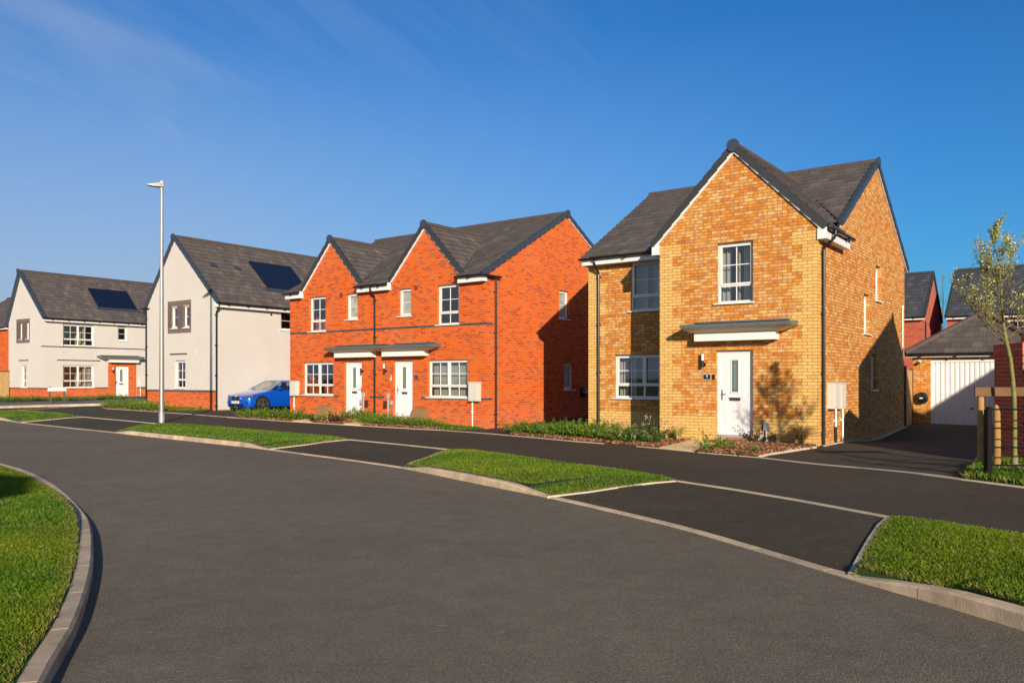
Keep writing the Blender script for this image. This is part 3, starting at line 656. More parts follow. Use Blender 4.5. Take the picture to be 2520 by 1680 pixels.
def window(parent, P, s0, s1, z0, z1, cols=1, transom=.27, bars=True, pane=None, cur=None, sill=True, rev=.10, hbar=True, trickle=True, lowbar=True):
    fr = MB(); a = -rev-.07; b = -rev+.0
    w = .05
    fr.box((s0, a, z0), (s0+w, b, z1), 0, P); fr.box((s1-w, a, z0), (s1, b, z1), 0, P)
    fr.box((s0+w, a, z0), (s1-w, b, z0+w), 0, P); fr.box((s0+w, a, z1-w), (s1-w, b, z1), 0, P)
    cw = (s1-s0-2*w)/cols; zt = z0+w+(z1-z0-2*w)*transom if transom else z0+w
    for c in range(cols):
        x0 = s0+w+c*cw; x1 = x0+cw
        if c: fr.box((x0-.022, a, z0+w), (x0+.022, b, z1-w), 0, P)
        if transom: fr.box((x0+(.022 if c else 0), a, zt-.02), (x1-(.022 if c < cols-1 else 0), b-.002, zt+.025), 0, P)
        # opening sash, proud of the frame
        q = .042; lo = zt+(.02 if transom else 0); y0, y1 = x0+(.012 if c else 0), x1-(.012 if c < cols-1 else 0)
        for bx in (((y0, lo), (y0+q, z1-w)), ((y1-q, lo), (y1, z1-w)), ((y0+q, lo), (y1-q, lo+q)), ((y0+q, z1-w-q), (y1-q, z1-w))):
            fr.box((bx[0][0], b-.03, bx[0][1]), (bx[1][0], b+.018, bx[1][1]), 0, P)
        m_ = (x0+x1)/2; g0, g1 = b-.045, b-.022
        if bars: fr.box((m_-.010, g0, lo+q), (m_+.010, g1, z1-w-q), 0, P)
        if hbar: zc = (lo+z1-w)/2; fr.box((y0+q, g0-.001, zc-.010), (y1-q, g1+.001, zc+.010), 0, P)
        if transom and lowbar: fr.box((m_-.010, g0, z0+w), (m_+.010, g1, zt-.02), 0, P)
    if trickle: c = (s0+s1)/2; fr.box((c-.17, b, z1-.035), (c+.17, b+.012, z1-.018), 0, P)
    o = fr.build('window', UPVC, parent)
    g = MB(); g.face([P(s0+w, b-.035, z0+w), P(s1-w, b-.035, z0+w), P(s1-w, b-.035, z1-w), P(s0+w, b-.035, z1-w)]); g.build('pane', pane or GLASS, o)
    if sill: sl = MB(); sl.box((s0-.07, b-.01, z0-.035), (s1+.04, .055, z0-.002), 0, P); sl.build('sill', UPVC, o)
    if cur:
        for (c0, c1, m_) in cur:
            k = MB(); n = 24; pr = None
            for i in range(n+1):
                t = i/n; x = s0+(s1-s0)*(c0+(c1-c0)*t); dd = b-.22+(.025*math.sin(t*(c1-c0)*(s1-s0)*55) if m_ is CURT else 0)
                q = (P(x, dd, z0-.05), P(x, dd, z1+.05))
                if pr: k.face([pr[0], q[0], q[1], pr[1]])
                pr = q
            k.build('curtain' if m_ is CURT else 'blind', m_, o, smooth=True)
    return o
def door(parent, P, s0, s1, z0, z1, hinge='r', rev=.09):
    fr = MB(); b = -rev; a = -rev-.07; w = .055
    fr.box((s0, a, z0), (s0+w, b, z1), 0, P); fr.box((s1-w, a, z0), (s1, b, z1), 0, P); fr.box((s0+w, a, z1-w), (s1-w, b, z1), 0, P)
    d = MB(); c = b-.012; x0, x1, y0, y1 = s0+w, s1-w, z0+.03, z1-w; wd = x1-x0; h = y1-y0; d.box((x0, a+.01, y0), (x1, c, y1), 0, P)
    gx0, gx1, gz0, gz1 = x0+wd*.38, x0+wd*.58, y0+h*.52, y1-h*.09
    nb = 5; gap = .012
    for i in range(nb):                                    # tongue and groove boards standing proud
        e0, e1 = x0+wd*(.17+.13*i), x0+wd*(.17+.13*(i+1))-gap
        zt = y1-h*.09
        if e1 > gx0-.03 and e0 < gx1+.03: zt = gz0-.20
        d.box((e0, c, y0+h*.10), (e1, c+.006, zt), 0, P)
    o = d.build('door', DOORW, parent)
    fr.build('door_frame', UPVC, o)
    k = MB(); q = .03
    for bx in (((gx0-q, gz0-q), (gx0, gz1+q)), ((gx1, gz0-q), (gx1+q, gz1+q)), ((gx0, gz0-q), (gx1, gz0)), ((gx0, gz1), (gx1, gz1+q))): k.box((bx[0][0], c, bx[0][1]), (bx[1][0], c+.02, bx[1][1]), 0, P)
    k.build('glazing_bead', UPVC, o)
    g = MB(); g.face([P(gx0, c+.008, gz0), P(gx1, c+.008, gz0), P(gx1, c+.008, gz1), P(gx0, c+.008, gz1)]); g.build('pane', DGLASS, o)
    ld = MB()
    for x in (gx0+.025, gx1-.03): ld.box((x, c+.009, gz0), (x+.006, c+.013, gz1), 0, P)
    for z in (gz0+.05, gz1-.056): ld.box((gx0, c+.0095, z), (gx1, c+.0135, z+.006), 0, P)
    ld.build('leading', STEELB, o)
    lb = MB(); cx_ = (gx0+gx1)/2; lz = gz0-.17; lb.box((cx_-.13, c, lz-.035), (cx_+.13, c+.02, lz+.03), 0, P); lb.box((cx_-.14, c+.004, lz+.03), (cx_+.14, c+.034, lz+.042), 0, P); lb.build('letterbox', mat('letterbox_metal', (.12, .11, .09), .35, metal=.6) if 'letterbox_metal' not in bpy.data.materials else bpy.data.materials['letterbox_metal'], o)
    hd = MB(); hx = x0+.06 if hinge == 'r' else x1-.06; sg = 1 if hinge == 'r' else -1; hz = y0+h*.485
    hd.box((hx-.016, c, hz-.12), (hx+.016, c+.012, hz+.12), 0, P); hd.tube([P(hx, c+.012, hz+.02), P(hx, c+.05, hz+.02), P(hx+.02*sg, c+.055, hz+.02), P(hx+.12*sg, c+.055, hz+.02)], .009, 8); hd.build('handle', CHROME, o)
    th = MB(); th.box((s0+.0, b-.06, z0-.02), (s1, .02, z0+.028), 0, P); th.build('threshold', GREYP, o)
    return o
def canopy(parent, P, s0, s1, z, proj=.62, fs0=None, fs1=None, th=.08):
    mb = MB()
    # lead-grey slab: front edge, sloping top, tapered cream soffit
    e = .32
    top = [P(s0, proj, z), P(s1, proj, z), P(s1, 0, z+.05), P(s0, 0, z+.05)]; f_b = [P(s0, proj, z-th), P(s1, proj, z-th)]
    mb.hexa([P(s0, proj, z-th), P(s1, proj, z-th), P(s1, 0.002, z-th), P(s0, 0.002, z-th), top[0], top[1], top[2], top[3]], 0)
    mb.box((s0+.18, .002, z+.05), (s1-.18, .22, z+.085), 0, P)
    b0, b1 = fs0-.08, fs1+.08
    lo = [P(b0, proj-.22, z-th-.10), P(b1, proj-.22, z-th-.10), P(b1, 0.004, z-th-.10), P(b0, 0.004, z-th-.10)]
    up = [P(s0+.02, proj-.02, z-th-.003), P(s1-.02, proj-.02, z-th-.003), P(s1-.02, 0.004, z-th-.003), P(s0+.02, .004, z-th-.003)]
    mb.hexa(lo+up, 1)
    mb.box((fs0, .003, z-th-.30), (fs1, proj-.30, z-th-.085), 2, P)
    o = mb.build('door_canopy', [GRPG, CREAM, UPVC], parent)
    n = 5
    for i in range(n):
        bo = MB(); x = s0+.12+(s1-s0-.24)*i/(n-1); bo.tube([P(x, proj, z-.045), P(x, proj+.006, z-.045)], .009, 8); bo.build('canopy_bolt', STEELB, o)
    return o
def band(parent, P, s0, s1, z, h=.075, m=None, name='brick_band', d=.004, uo=0):
    for a, b in ([(s0, s1)] if not isinstance(s0, list) else s0):
        mb = MB()
        mb.face([P(a, d, z), P(b, d, z), P(b, d, z+h), P(a, d, z+h)], 0, [(a, z), (b, z), (b, z+h), (a, z+h)])
        for q in ((a, z, b, z), (a, z+h, b, z+h), (a, z, a, z+h), (b, z, b, z+h)): mb.face([P(q[0], 0, q[1]), P(q[2], 0, q[3]), P(q[2], d, q[3]), P(q[0], d, q[1])], 0, [(q[0], q[1])]*4)
        mb.build(name, m or BLU, parent)
def meterbox(parent, P, s0, s1, z0, z1, dp=.16, pipe=None, blackfoot=0):
    mb = MB(); mb.box((s0, .001, z0), (s1, dp, z1), 0, P); mb.box((s0+.03, dp, z0+.04), (s1-.03, dp+.012, z1-.03), 0, P); mb.box((s0-.012, .001, z1), (s1+.012, dp+.02, z1+.02), 0, P)
    o = mb.build('meter_box', METER, parent)
    if pipe is not None:
        p = MB(); p.tube([P(pipe, .045, -.2), P(pipe, .045, z0)], .024, 8); p.box((pipe-.05, .002, .50), (pipe+.03, .06, .54), 0, P); p.build('service_pipe', UPVC, o)
        if blackfoot: q = MB(); q.tube([P(pipe, .047, -.2), P(pipe, .047, blackfoot)], .029, 8); q.build('pipe_sleeve', BLK, o)
    return o
def walllamp(parent, P, s, z, sg=1):
    mb = MB(); mb.tube([P(s, .002, z-.09), P(s, .02, z-.09)], .048, 14); mb.tube([P(s, .02, z-.09), P(s-.0, .10, z-.09)], .015, 8); mb.tube([P(s-.0, .105, z-.16), P(s, .105, z+.01)], .034, 12)
    o = mb.build('wall_lamp', BLK, parent, smooth=True); g = MB(); g.tube([P(s, .105, z+.01), P(s, .105, z+.17)], .032, 12); g.build('lamp_glass', WHITEP, o, smooth=True)
    g = MB(); g.tube([P(s, .105, z+.17), P(s, .105, z+.185)], .036, 12); g.build('lamp_cap', BLK, o); return o
def utility(parent, P, s, sg, z=.0):
    """two grey cable boxes on a conduit beside a brown junction cover"""
    mb = MB(); mb.box((s-.055, .002, z+.62), (s+.055, .07, z+.80), 0, P); mb.tube([P(s, .035, z+.1), P(s, .035, z+.62)], .026, 8); mb.box((s-sg*.15-.045, .002, z+.38), (s-sg*.15+.045, .055, z+.53), 0, P); mb.tube([P(s, .04, z-.1), P(s, .04, z+.22)], .038, 8)
    o = mb.build('cable_box', GREYP, parent); b = MB(); b.box((s+sg*.16-.055, .002, z+.26), (s+sg*.16+.055, .08, z+.52), 0, P); b.build('junction_cover', BROWN, parent)
def gasbox(parent, P, s0, s1, h=.52, dp=.42):
    mb = MB(); n = 10; prev = None
    prof = [(dp, -.15), (dp, .05)]+[(dp*(math.cos(math.pi/2*i/n))**.8 if i < n else 0.0, .05+(h-.05)*math.sin(math.pi/2*i/n)**.9) for i in range(1, n+1)]
    L0 = [P(s0, max(d, .003), z) for d, z in prof]; L1 = [P(s1, max(d, .003), z) for d, z in prof]
    for a, b, c, d in zip(L0[:-1], L0[1:], L1[1:], L1[:-1]): mb.face([a, b, c, d])
    mb.face(L0+[P(s0, .003, -.15)]); mb.face(L1+[P(s1, .003, -.15)])
    return mb.build('gas_meter_cover', GASB, parent, smooth=True)
def evbox(parent, P, s, z, r=.19):
    mb = MB(); mb.tube([P(s, .002, z), P(s, .09, z), P(s, .13, z), P(s, .15, z)], [r, r, r*.9, r*.6], 28); o = mb.build('car_charger', BLK, parent, smooth=True)
    g = MB(); g.box((s-.05, .145, z-.02), (s+.05, .156, z+.02), 0, P); g.build('charger_badge', SIGNW, o); return o
def vent(parent, P, s, z, m, w=.11, h=.11):
    mb = MB(); mb.box((s-w/2-.02, .001, z-h/2-.02), (s+w/2+.02, .018, z+h/2+.02), 0, P); mb.box((s-w/4, .018, z-h/2), (s+w/4, .045, z+h/3), 0, P); return mb.build('wall_vent', m, parent)
REDP = mat('red_plastic', (.33, .02, .01), .5)
def airbrick(parent, P, l):
    for s, z in l:
        mb = MB(); mb.box((s-.105, .0, z-.032), (s+.105, .006, z+.032), 0, P); mb.build('air_brick', REDP, parent)
def room(parent, faces, m=MAGN):
    mb = MB()
    for f in faces: mb.face(f)
    return mb.build('room_partition', m, parent)
def roomset(parent, x0, x1, y0, y1, zs, ztop, dy=2.4):
    f = [[(x0, y0+dy, zs), (x1, y0+dy, zs), (x1, y0+dy, ztop), (x0, y0+dy, ztop)]]
    for z in (zs, zs+2.38, zs+2.62, ztop): f.append([(x0, y0, z), (x1, y0, z), (x1, y1, z), (x0, y1, z)])
    f.append([((x0+x1)/2, y0+.12, zs), ((x0+x1)/2, y1, zs), ((x0+x1)/2, y1, ztop), ((x0+x1)/2, y0+.12, ztop)])
    f.append([(x0, y1, zs), (x1, y1, zs), (x1, y1, ztop), (x0, y1, ztop)])
    return room(parent, f)

# ================= TAN BRICK HOUSE =================
T = Frame(2012, 111, 2715, .10)
th = T.empty('tan_brick_house', label='tan multi brick detached house with yellow corner bricks and number 4 plate', cat='house')
f = lambda *a, **k: T.fr(*a, **k)
RC = 1.55; LX = -6.83; GX = -3.83; DEP = 9.42
P0 = PF(0); PR = PF(RC); PSd = PS(0)
def rect(fn, p, q, **k):
    a = fn(*p, **k); b = fn(*q, **k); return (a[0], b[0], b[1], a[1])
def snap(r):  # heights to whole courses
    q = lambda z: round(z/.075)*.075
    return (r[0], r[1], q(r[2]), q(r[3]))
h_up = snap(rect(f, (1764, 600), (1853, 738))); h_dr = snap(rect(f, (1762, 861), (1853, 1073)))
h_ru = (f(1552, y=RC), -4.02, 3.35, 4.80); h_ru = snap(rect(f, (1552, 648), (1616, 760), y=RC)); h_rl = snap(rect(f, (1512, 872), (1625, 983), y=RC)); h_rl = (h_rl[0], h_rl[0]+1.78, h_rl[2], h_rl[3]); h_ru = (h_ru[0], h_ru[0]+.92, h_ru[2], h_ru[3])
APX = f(1807)
zE = 4.87
mb = MB()
wall(mb, P0, [(GX, -.5), (0, -.5), (0, 4.86), (APX, 6.86), (GX, 4.86)], [h_up, h_dr])
wall(mb, PR, [(LX, -.5), (GX, -.5), (GX, 4.92), (LX, 4.92)], [h_ru, h_rl])
wall(mb, PL(GX), [(0, -.5), (RC, -.5), (RC, 4.9), (0, 4.86)])
sdh = []
for (a, b) in (((2155, 650), (2157, 737)), ((2126, 725), (2128, 818)), ((2144, 874), (2146, 962))):
    y0, z1 = T.sd(*a); y1, z0 = T.sd(*b); sdh.append((y0, y0+.62, round(z0/.075)*.075, round(z1/.075)*.075))
PKy = 5.52; PKz = 7.38; ms = .598
wall(mb, PSd, [(0, -.5), (DEP, -.5), (DEP, 5.0), (PKy, PKz), (1.6, 5.03), (0, 4.86)], sdh)
wall(mb, PL(LX), [(RC, -.5), (DEP, -.5), (DEP, 5.0), (PKy, PKz), (RC, 5.0)])
wall(mb, PB(DEP), [(LX, -.5), (0, -.5), (0, 5), (LX, 5)])
mb.build('wall', TAN, th)
# yellow quoins and plinth, a few millimetres proud
def quoins(P, s, sg, z0, z1, name='quoin', clip=None):
    q = MB(); z = z0; i = 0
    while z < z1:
        w = .34 if i % 2 == 0 else .565; zt = min(z+.30, z1); a, b = (s, s+sg*w); a, b = min(a, b), max(a, b)
        q.face([P(a, .004, z), P(b, .004, z), P(b, .004, zt), P(a, .004, zt)], 0, [(a, z), (b, z), (b, zt), (a, zt)])
        for e in ((a, z, b, z), (a, zt, b, zt), (a, z, a, zt), (b, z, b, zt)): q.face([P(e[0], 0, e[1]), P(e[2], 0, e[3]), P(e[2], .004, e[3]), P(e[0], .004, e[1])], 0, [(e[0], e[1])]*4)
        z = zt; i += 1
    q.build(name, YEL, th)
quoins(P0, 0, -1, .6, 4.80); quoins(P0, GX, 1, .6, 4.80)
band(th, P0, [(GX, h_dr[0]), (h_dr[1], 0)], 0, -.45, 1.05, YEL, 'plinth', .0045)
q = MB(); q.face([PSd(-.0045, .004, -.45), PSd(.215, .004, -.45), PSd(.215, .004, 4.85), PSd(-.0045, .004, 4.85)], 0, [(0, -.45), (.215, -.45), (.215, 4.85), (0, 4.85)]); q.face([PSd(.215, .004, -.45), PSd(.215, 0, -.45), PSd(.215, 0, 4.85), PSd(.215, .004, 4.85)]); q.build('quoin', YEL, th)
band(th, PR, LX, GX, -.45, 1.05, YEL, 'plinth', .004)
quoins(PR, LX, 1, .6, 4.8)
# windows and door
DARKCUR = [(0, .28, CURT), (.62, 1, CURT)]
window(th, P0, *h_up, cols=1, cur=DARKCUR); window(th, PR, *h_ru, cols=1, cur=[(0, .35, CURT), (.6, 1, CURT)], rev=.06)
window(th, PR, *h_rl, cols=2, cur=[(0, .16, CURT), (.2, .3, CURT), (.84, 1, CURT)])
for hh in sdh: window(th, PSd, *hh, cols=1, transom=None, bars=False, trickle=False)
door(th, P0, *h_dr[:2], h_dr[2], h_dr[3], hinge='r')
py = -.60
c0 = f(1672, 800, y=py); c1 = f(1944, 791, y=py); s0_, s1_ = f(1708, 841, y=-.3)[0], f(1907, 834, y=-.3)[0]
canopy(th, P0, c0[0], c1[0], c0[1], .60, s0_, s1_)
roomset(th, GX+.15, -.15, .18, DEP-.2, .12, 4.7); roomset(th, LX+.15, GX, RC+.18, DEP-.2, .13, 4.71)
# roofs
rf = MB(); ex0, ex1 = LX-.06, .05; RZ = PKz+.12
zm = lambda y: RZ-ms*(PKy-y)
slope(rf, (ex0, 1.22, zm(1.22)), (GX+.0, 1.22, zm(1.22)), (ex0, PKy, RZ), (GX, PKy, RZ))
slope(rf, (GX, 1.75, zm(1.75)), (ex1, 1.75, zm(1.75)), (GX, PKy, RZ), (ex1, PKy, RZ))
slope(rf, (ex1, DEP+.32, RZ-ms*(DEP+.32-PKy)), (ex0, DEP+.32, RZ-ms*(DEP+.32-PKy)), (ex1, PKy, RZ), (ex0, PKy, RZ))
gz = 7.00; ge = 4.86; gw = 2.12; iy = PKy-(RZ-gz)/ms+.1
slope(rf, (APX+gw, -.05, ge), (APX+gw, 1.95, ge), (APX, -.05, gz), (APX, iy, gz))
slope(rf, (APX-gw, 1.6, ge), (APX-gw, -.05, ge), (APX, iy, gz), (APX, -.05, gz))
o = rf.build('roof', ROOF, th)
rd = MB(); ridge(rd, (ex0, PKy, RZ-.025), (ex1+.03, PKy, RZ-.025)); rd.build('ridge_tiles', RIDGE, o)
rd = MB(); ridge(rd, (APX, -.05, gz-.025), (APX, iy, gz-.025)); rd.build('ridge_tiles', RIDGE, o)
rd = MB(); rd.tube([P0(APX, .06, gz-.02), P0(APX, .115, gz-.02)], .15, 20); rd.build('ridge_end_cap', VERGE_B, o)
rd = MB(); rd.tube([PSd(PKy, .06, RZ-.03), PSd(PKy, .115, RZ-.03)], .14, 20); rd.build('ridge_end_cap', VERGE_B, o)
verges(o, P0, [((APX-gw, ge), (APX, gz)), ((APX+gw, ge), (APX, gz))], VERGE_T)
verges(o, PSd, [((1.75, zm(1.75)), (PKy, RZ)), ((DEP+.32, RZ-ms*(DEP+.32-PKy)), (PKy, RZ))], VERGE_B, lift=.03)
def undercloak(P, pairs, par, off=.135):
    for a, b in pairs:
        u = MB()
        ln = math.hypot(b[0]-a[0], b[1]-a[1]); nx, nz = (b[1]-a[1])/ln, -(b[0]-a[0])/ln
        if nz > 0: nx, nz = -nx, -nz
        for e in (0,): u.hexa([P(a[0]+nx*.05, .002, a[1]+nz*.05), P(b[0]+nx*.05, .002, b[1]+nz*.05), P(b[0]+nx*.05, .05, b[1]+nz*.05), P(a[0]+nx*.05, .05, a[1]+nz*.05), P(a[0]+nx*off, .002, a[1]+nz*off), P(b[0]+nx*off, .002, b[1]+nz*off), P(b[0]+nx*off, .05, b[1]+nz*off), P(a[0]+nx*off, .05, a[1]+nz*off)])
        u.build('undercloak', UPVC, par)
undercloak(P0, [((APX-gw, ge), (APX, gz)), ((APX+gw, ge), (APX, gz))], o)
undercloak(PSd, [((1.75, zm(1.75)), (PKy, RZ)), ((DEP+.32, RZ-ms*(DEP+.32-PKy)), (PKy, RZ))], o)
vl = MB(); vl.tube([(0.03, 1.72, zm(1.72)+.02), (APX, iy, gz+.0)], .035, 6); vl.build('valley_liner', VERGE_T, o)
vl = MB(); vl.tube([(GX-.05, 1.25, zm(1.25)+.02), (APX, iy, gz+.0)], .035, 6); vl.build('valley_liner', VERGE_T, o)
# fascias, soffits, gutters
fa = MB()
fa.box((APX+gw-.19, -.045, ge-.27), (APX+gw-.0, 1.95, ge-.02)); fa.box((0.001, -.04, ge-.28), (APX+gw-.19, 1.94, ge-.04)); fa.build('fascia', UPVC, th)
fa = MB(); fa.box((APX-gw+.0, -.045, ge-.27), (APX-gw+.19, RC-.3, ge-.02)); fa.build('fascia', UPVC, th)
fa = MB(); ze = zm(1.22); fa.box((LX-.05, 1.27, ze-.22), (GX-.26, 1.30, ze-.03)); fa.box((LX-.05, 1.30, ze-.22), (GX-.26, RC-.002, ze-.19)); fa.box((LX-.055, 1.27, ze-.23), (LX-.03, RC+.3, ze+.0)); fa.build('fascia', UPVC, th)
gt = MB(); gutter(gt, PF(1.27), LX-.1, GX-.2, ze-.03, .065); gt.build('gutter', BLK, th)
gt = MB(); gutter(gt, PS(APX+gw), -.05, 1.98, ge-.03, .065); gt.build('gutter', BLK, th)
dp = MB(); yp = f(1473, y=RC-.05); downpipe(dp, PR, yp, -.3, ze-.05, .05, .30); dp.build('downpipe', BLK, th)
dp = MB(); downpipe(dp, PSd, .30, -.3, ge-.05, .05, .30); dp.build('downpipe', BLK, th)
z_ = f(1740, 928)
walllamp(th, P0, f(1733), f(1733, 890)[1]+.02)
pl = MB(); s_, z_ = f(1740, 927); pl.box((s_-.10, .002, z_-.065), (s_+.10, .010, z_+.065), 0, P0); po = pl.build('number_plate', SIGNB, th)
q = MB()
for b_ in (((-.10, -.065), (.10, -.059)), ((-.10, .059), (.10, .065)), ((-.10, -.059), (-.094, .059)), ((.094, -.059), (.10, .059))): q.box((s_+b_[0][0], .010, z_+b_[0][1]), (s_+b_[1][0], .013, z_+b_[1][1]), 0, P0)
q.build('plate_border', SIGNW, po)
text_mesh('4', .10, 'number', SIGNW, po, (s_, -.012, z_+.012), (R(90), 0, 0))
db = MB(); s_, z_ = f(1757, 927); db.box((s_-.025, .002, z_-.06), (s_+.025, .03, z_+.06), 0, P0); db.build('doorbell', BLK, th)
meterbox(th, PSd, T.sd(2054, x=.17), T.sd(2066, x=.17), T.sd(2058, 1003)[1], T.sd(2058, 942)[1], .17, pipe=T.sd(2052), blackfoot=.38)
meterbox(th, PSd, T.sd(2070, x=.17), T.sd(2082, x=.17), T.sd(2075, 1003)[1], T.sd(2075, 943)[1], .17, pipe=T.sd(2069))
s_ = f(1885); utility(th, P0, s_+.02, 1, -.30)
for (a, b) in ((2036, 858), (2184, 848)):
    y_, z_ = T.sd(a, b); q = MB(); q.box((y_-.06, .002, z_-.09), (y_+.06, .012, z_+.09), 0, PSd); q.build('wall_plaque', mat('yellow_label', (.5, .38, .05), .6) if 'yellow_label' not in bpy.data.materials else bpy.data.materials['yellow_label'], th)
q = MB(); y_, z_ = T.sd(2217, 758); q.tube([PSd(y_, .05, z_-1.75), PSd(y_, .05, z_)], .02, 8); q.tube([PSd(y_, .05, z_), PSd(y_, .05, z_+.07)], .035, 8); q.build('overflow_pipe', UPVC, th)
# base edging strip along the drive wall
q = MB()
ysd = [(.0, T.sd(2023, 1103)[1]), (2.0, T.sd(2080, 1096)[1]), (T.sd(2144), T.sd(2144, 1086)[1]), (T.sd(2180), T.sd(2180, 1066)[1]), (9.3, T.sd(2224, 1046)[1])]

ribbon('edging', [T.w(.10, y_) for y_ in np.linspace(.1, 9.3, 12)], .09, .022)
# ================= RED SEMI-DETACHED PAIR =================
Q = Frame(1196, 75.3, 2640, 0.0)
rh = Q.empty('red_brick_semi', label='pair of orange red brick houses with two pointed front gables and blue brick bands', cat='house')
f = Q.fr; fs = Q.sd; LX = f(714); DEP = 9.4; P0 = PF(0); PSd = PS(0)
G1, G2 = f(815), f(1046); gw = 1.72; gz = 6.98; ge = 5.14
PKy = 4.75; RZ = 7.78; ms = (7.78-5.0)/(PKy+.3)
zm = lambda y: RZ-ms*(PKy-y)
hs_ = dict(ua=rect(f, (764, 730), (798, 815)), ub=rect(f, (855, 722), (877, 787)), uc=rect(f, (983, 708), (1010, 777)), ud=rect(f, (1080, 698), (1125, 799)), la=rect(f, (748, 893), (817, 974)), lb=rect(f, (1054, 887), (1149, 984)), da=rect(f, (851, 890), (887, 1023)), db=rect(f, (972, 888), (1012, 1030)))
hs_ = {k: snap(v) for k, v in hs_.items()}
fix = dict(ua=.98, ub=.62, uc=.62, ud=.98, la=1.80, lb=1.80, da=.95, db=.95)
for k, w_ in fix.items():
    a, b, c, d = hs_[k]; m_ = (a+b)/2; hs_[k] = (m_-w_/2, m_+w_/2, c, d) if abs(b-a-w_) < .25 else (a, b, c, d)
zt_u = 4.83; mb = MB()
for k in ('ua', 'ud'): a, b, c, d = hs_[k]; hs_[k] = (a, b, 3.45, 4.80)
for k in ('ub', 'uc'): a, b, c, d = hs_[k]; hs_[k] = (a, b, 3.825, 4.80)
for k in ('la', 'lb'): a, b, c, d = hs_[k]; hs_[k] = (a, b, .975, 2.25)
for k in ('da', 'db'): a, b, c, d = hs_[k]; hs_[k] = (a, b, .225, 2.25)
sw = [snap(rect(fs, (1376, 716), (1403, 787))), snap(rect(fs, (1388, 892), (1413, 957)))]
sw = [(a, a+.68, c, d) for a, b, c, d in sw]
out = [(LX, -.6), (0, -.6), (0, 4.98), (G2+gw-.1, 4.98), (G2+gw-.1, 5.05), (G2, gz-.14), (G2-gw+.1, 5.05), (G2-gw+.1, 4.98), (G1+gw-.1, 4.98), (G1+gw-.1, 5.05), (G1, gz-.14), (G1-gw+.1, 5.05), (G1-gw+.1, 4.98), (LX, 4.98)]
wall(mb, P0, out, list(hs_.values()))
wall(mb, PSd, [(0, -.6), (DEP, -.6), (DEP, 5.0), (PKy, RZ-.12), (0, 5.02)], sw)
wall(mb, PL(LX), [(0, -.6), (DEP, -.6), (DEP, 5.0), (PKy, RZ-.12), (0, 5.02)])
wall(mb, PB(DEP), [(LX, -.6), (0, -.6), (0, 5), (LX, 5)])
mb.build('wall', RED, rh)
window(rh, P0, *hs_['ua'], rev=.1); window(rh, P0, *hs_['ud'], rev=.1)
for k in ('ub', 'uc'): window(rh, P0, *hs_[k], transom=None, bars=False, pane=FROST, trickle=False)
window(rh, P0, *hs_['la'], cols=2); window(rh, P0, *hs_['lb'], cols=2, cur=[(.0, 1, BLIND)])
door(rh, P0, *hs_['da'], hinge='l'); door(rh, P0, *hs_['db'], hinge='r')
for w_ in sw: window(rh, PSd, *w_, transom=None, bars=False, pane=FROST, trickle=False)
band(rh, P0, LX, 0.004, 3.375); q = band(rh, PSd, -.0, .34, 3.375)
band(rh, P0, [(LX, f(834))], 0, .90); band(rh, P0, [(f(909.5), f(946))], 0, .90); band(rh, P0, [(f(1036), 0.004)], 0, .90); band(rh, PSd, 0, .34, .90)
zc = f(795, 855, y=-.6)[1]
cm = f(952, y=-.6)
ca, cb_ = f(794, y=-.6), f(1056, y=-.6)
canopy(rh, P0, ca, cm-.25, zc, .6, f(822, y=-.3), f(911, y=-.3)); canopy(rh, P0, cm-.25, cb_, zc, .6, f(939, y=-.3), f(1040, y=-.3))
roomset(rh, LX+.15, -.15, .18, DEP-.2, .22, 4.7, 2.2)
rf = MB(); ex0, ex1 = LX-.06, .05; EY = -.26
for a, b in ((ex0, G1-gw+.12), (G1+gw-.12, G2-gw+.12), (G2+gw-.12, ex1)):
    slope(rf, (a, EY, zm(EY)), (b, EY, zm(EY)), (a, PKy, RZ), (b, PKy, RZ))
for g_ in (G1, G2): slope(rf, (g_-gw+.12, .12, zm(.12)), (g_+gw-.12, .12, zm(.12)), (g_-gw+.12, PKy, RZ), (g_+gw-.12, PKy, RZ))
yb = 2*PKy+.3; slope(rf, (ex1, yb, zm(EY)-.02), (ex0, yb, zm(EY)-.02), (ex1, PKy, RZ), (ex0, PKy, RZ))
iy = PKy-(RZ-gz)/ms+.08
for g_ in (G1, G2):
    slope(rf, (g_+gw, -.05, ge), (g_+gw, .35, ge), (g_, -.05, gz), (g_, iy, gz)); slope(rf, (g_-gw, .35, ge), (g_-gw, -.05, ge), (g_, iy, gz), (g_, -.05, gz))
o = rf.build('roof', ROOF, rh)
rd = MB(); ridge(rd, (ex0, PKy, RZ-.025), (ex1+.03, PKy, RZ-.025)); rd.build('ridge_tiles', RIDGE, o)
rd = MB(); rd.tube([PSd(PKy, .06, RZ-.03), PSd(PKy, .115, RZ-.03)], .14, 20); rd.build('ridge_end_cap', VERGE_B, o)
for g_ in (G1, G2):
    rd = MB(); ridge(rd, (g_, -.05, gz-.025), (g_, iy, gz-.025)); rd.build('ridge_tiles', RIDGE, o)
    rd = MB(); rd.tube([P0(g_, .06, gz-.02), P0(g_, .115, gz-.02)], .15, 20); rd.build('ridge_end_cap', VERGE_B, o)
    verges(o, P0, [((g_-gw, ge), (g_, gz)), ((g_+gw, ge), (g_, gz))], VERGE_T)
    undercloak(P0, [((g_-gw, ge), (g_, gz)), ((g_+gw, ge), (g_, gz))], o)
    for sg in (-1, 1): vl = MB(); vl.tube([(g_+sg*(gw-.05), .1, ge+.1), (g_, iy, gz)], .032, 6); vl.build('valley_liner', VERGE_B, o)
verges(o, PSd, [((EY, zm(EY)), (PKy, RZ)), ((yb, zm(EY)), (PKy, RZ))], VERGE_B, lift=.03)
undercloak(PSd, [((EY, zm(EY)), (PKy, RZ)), ((yb, zm(EY)), (PKy, RZ))], o)
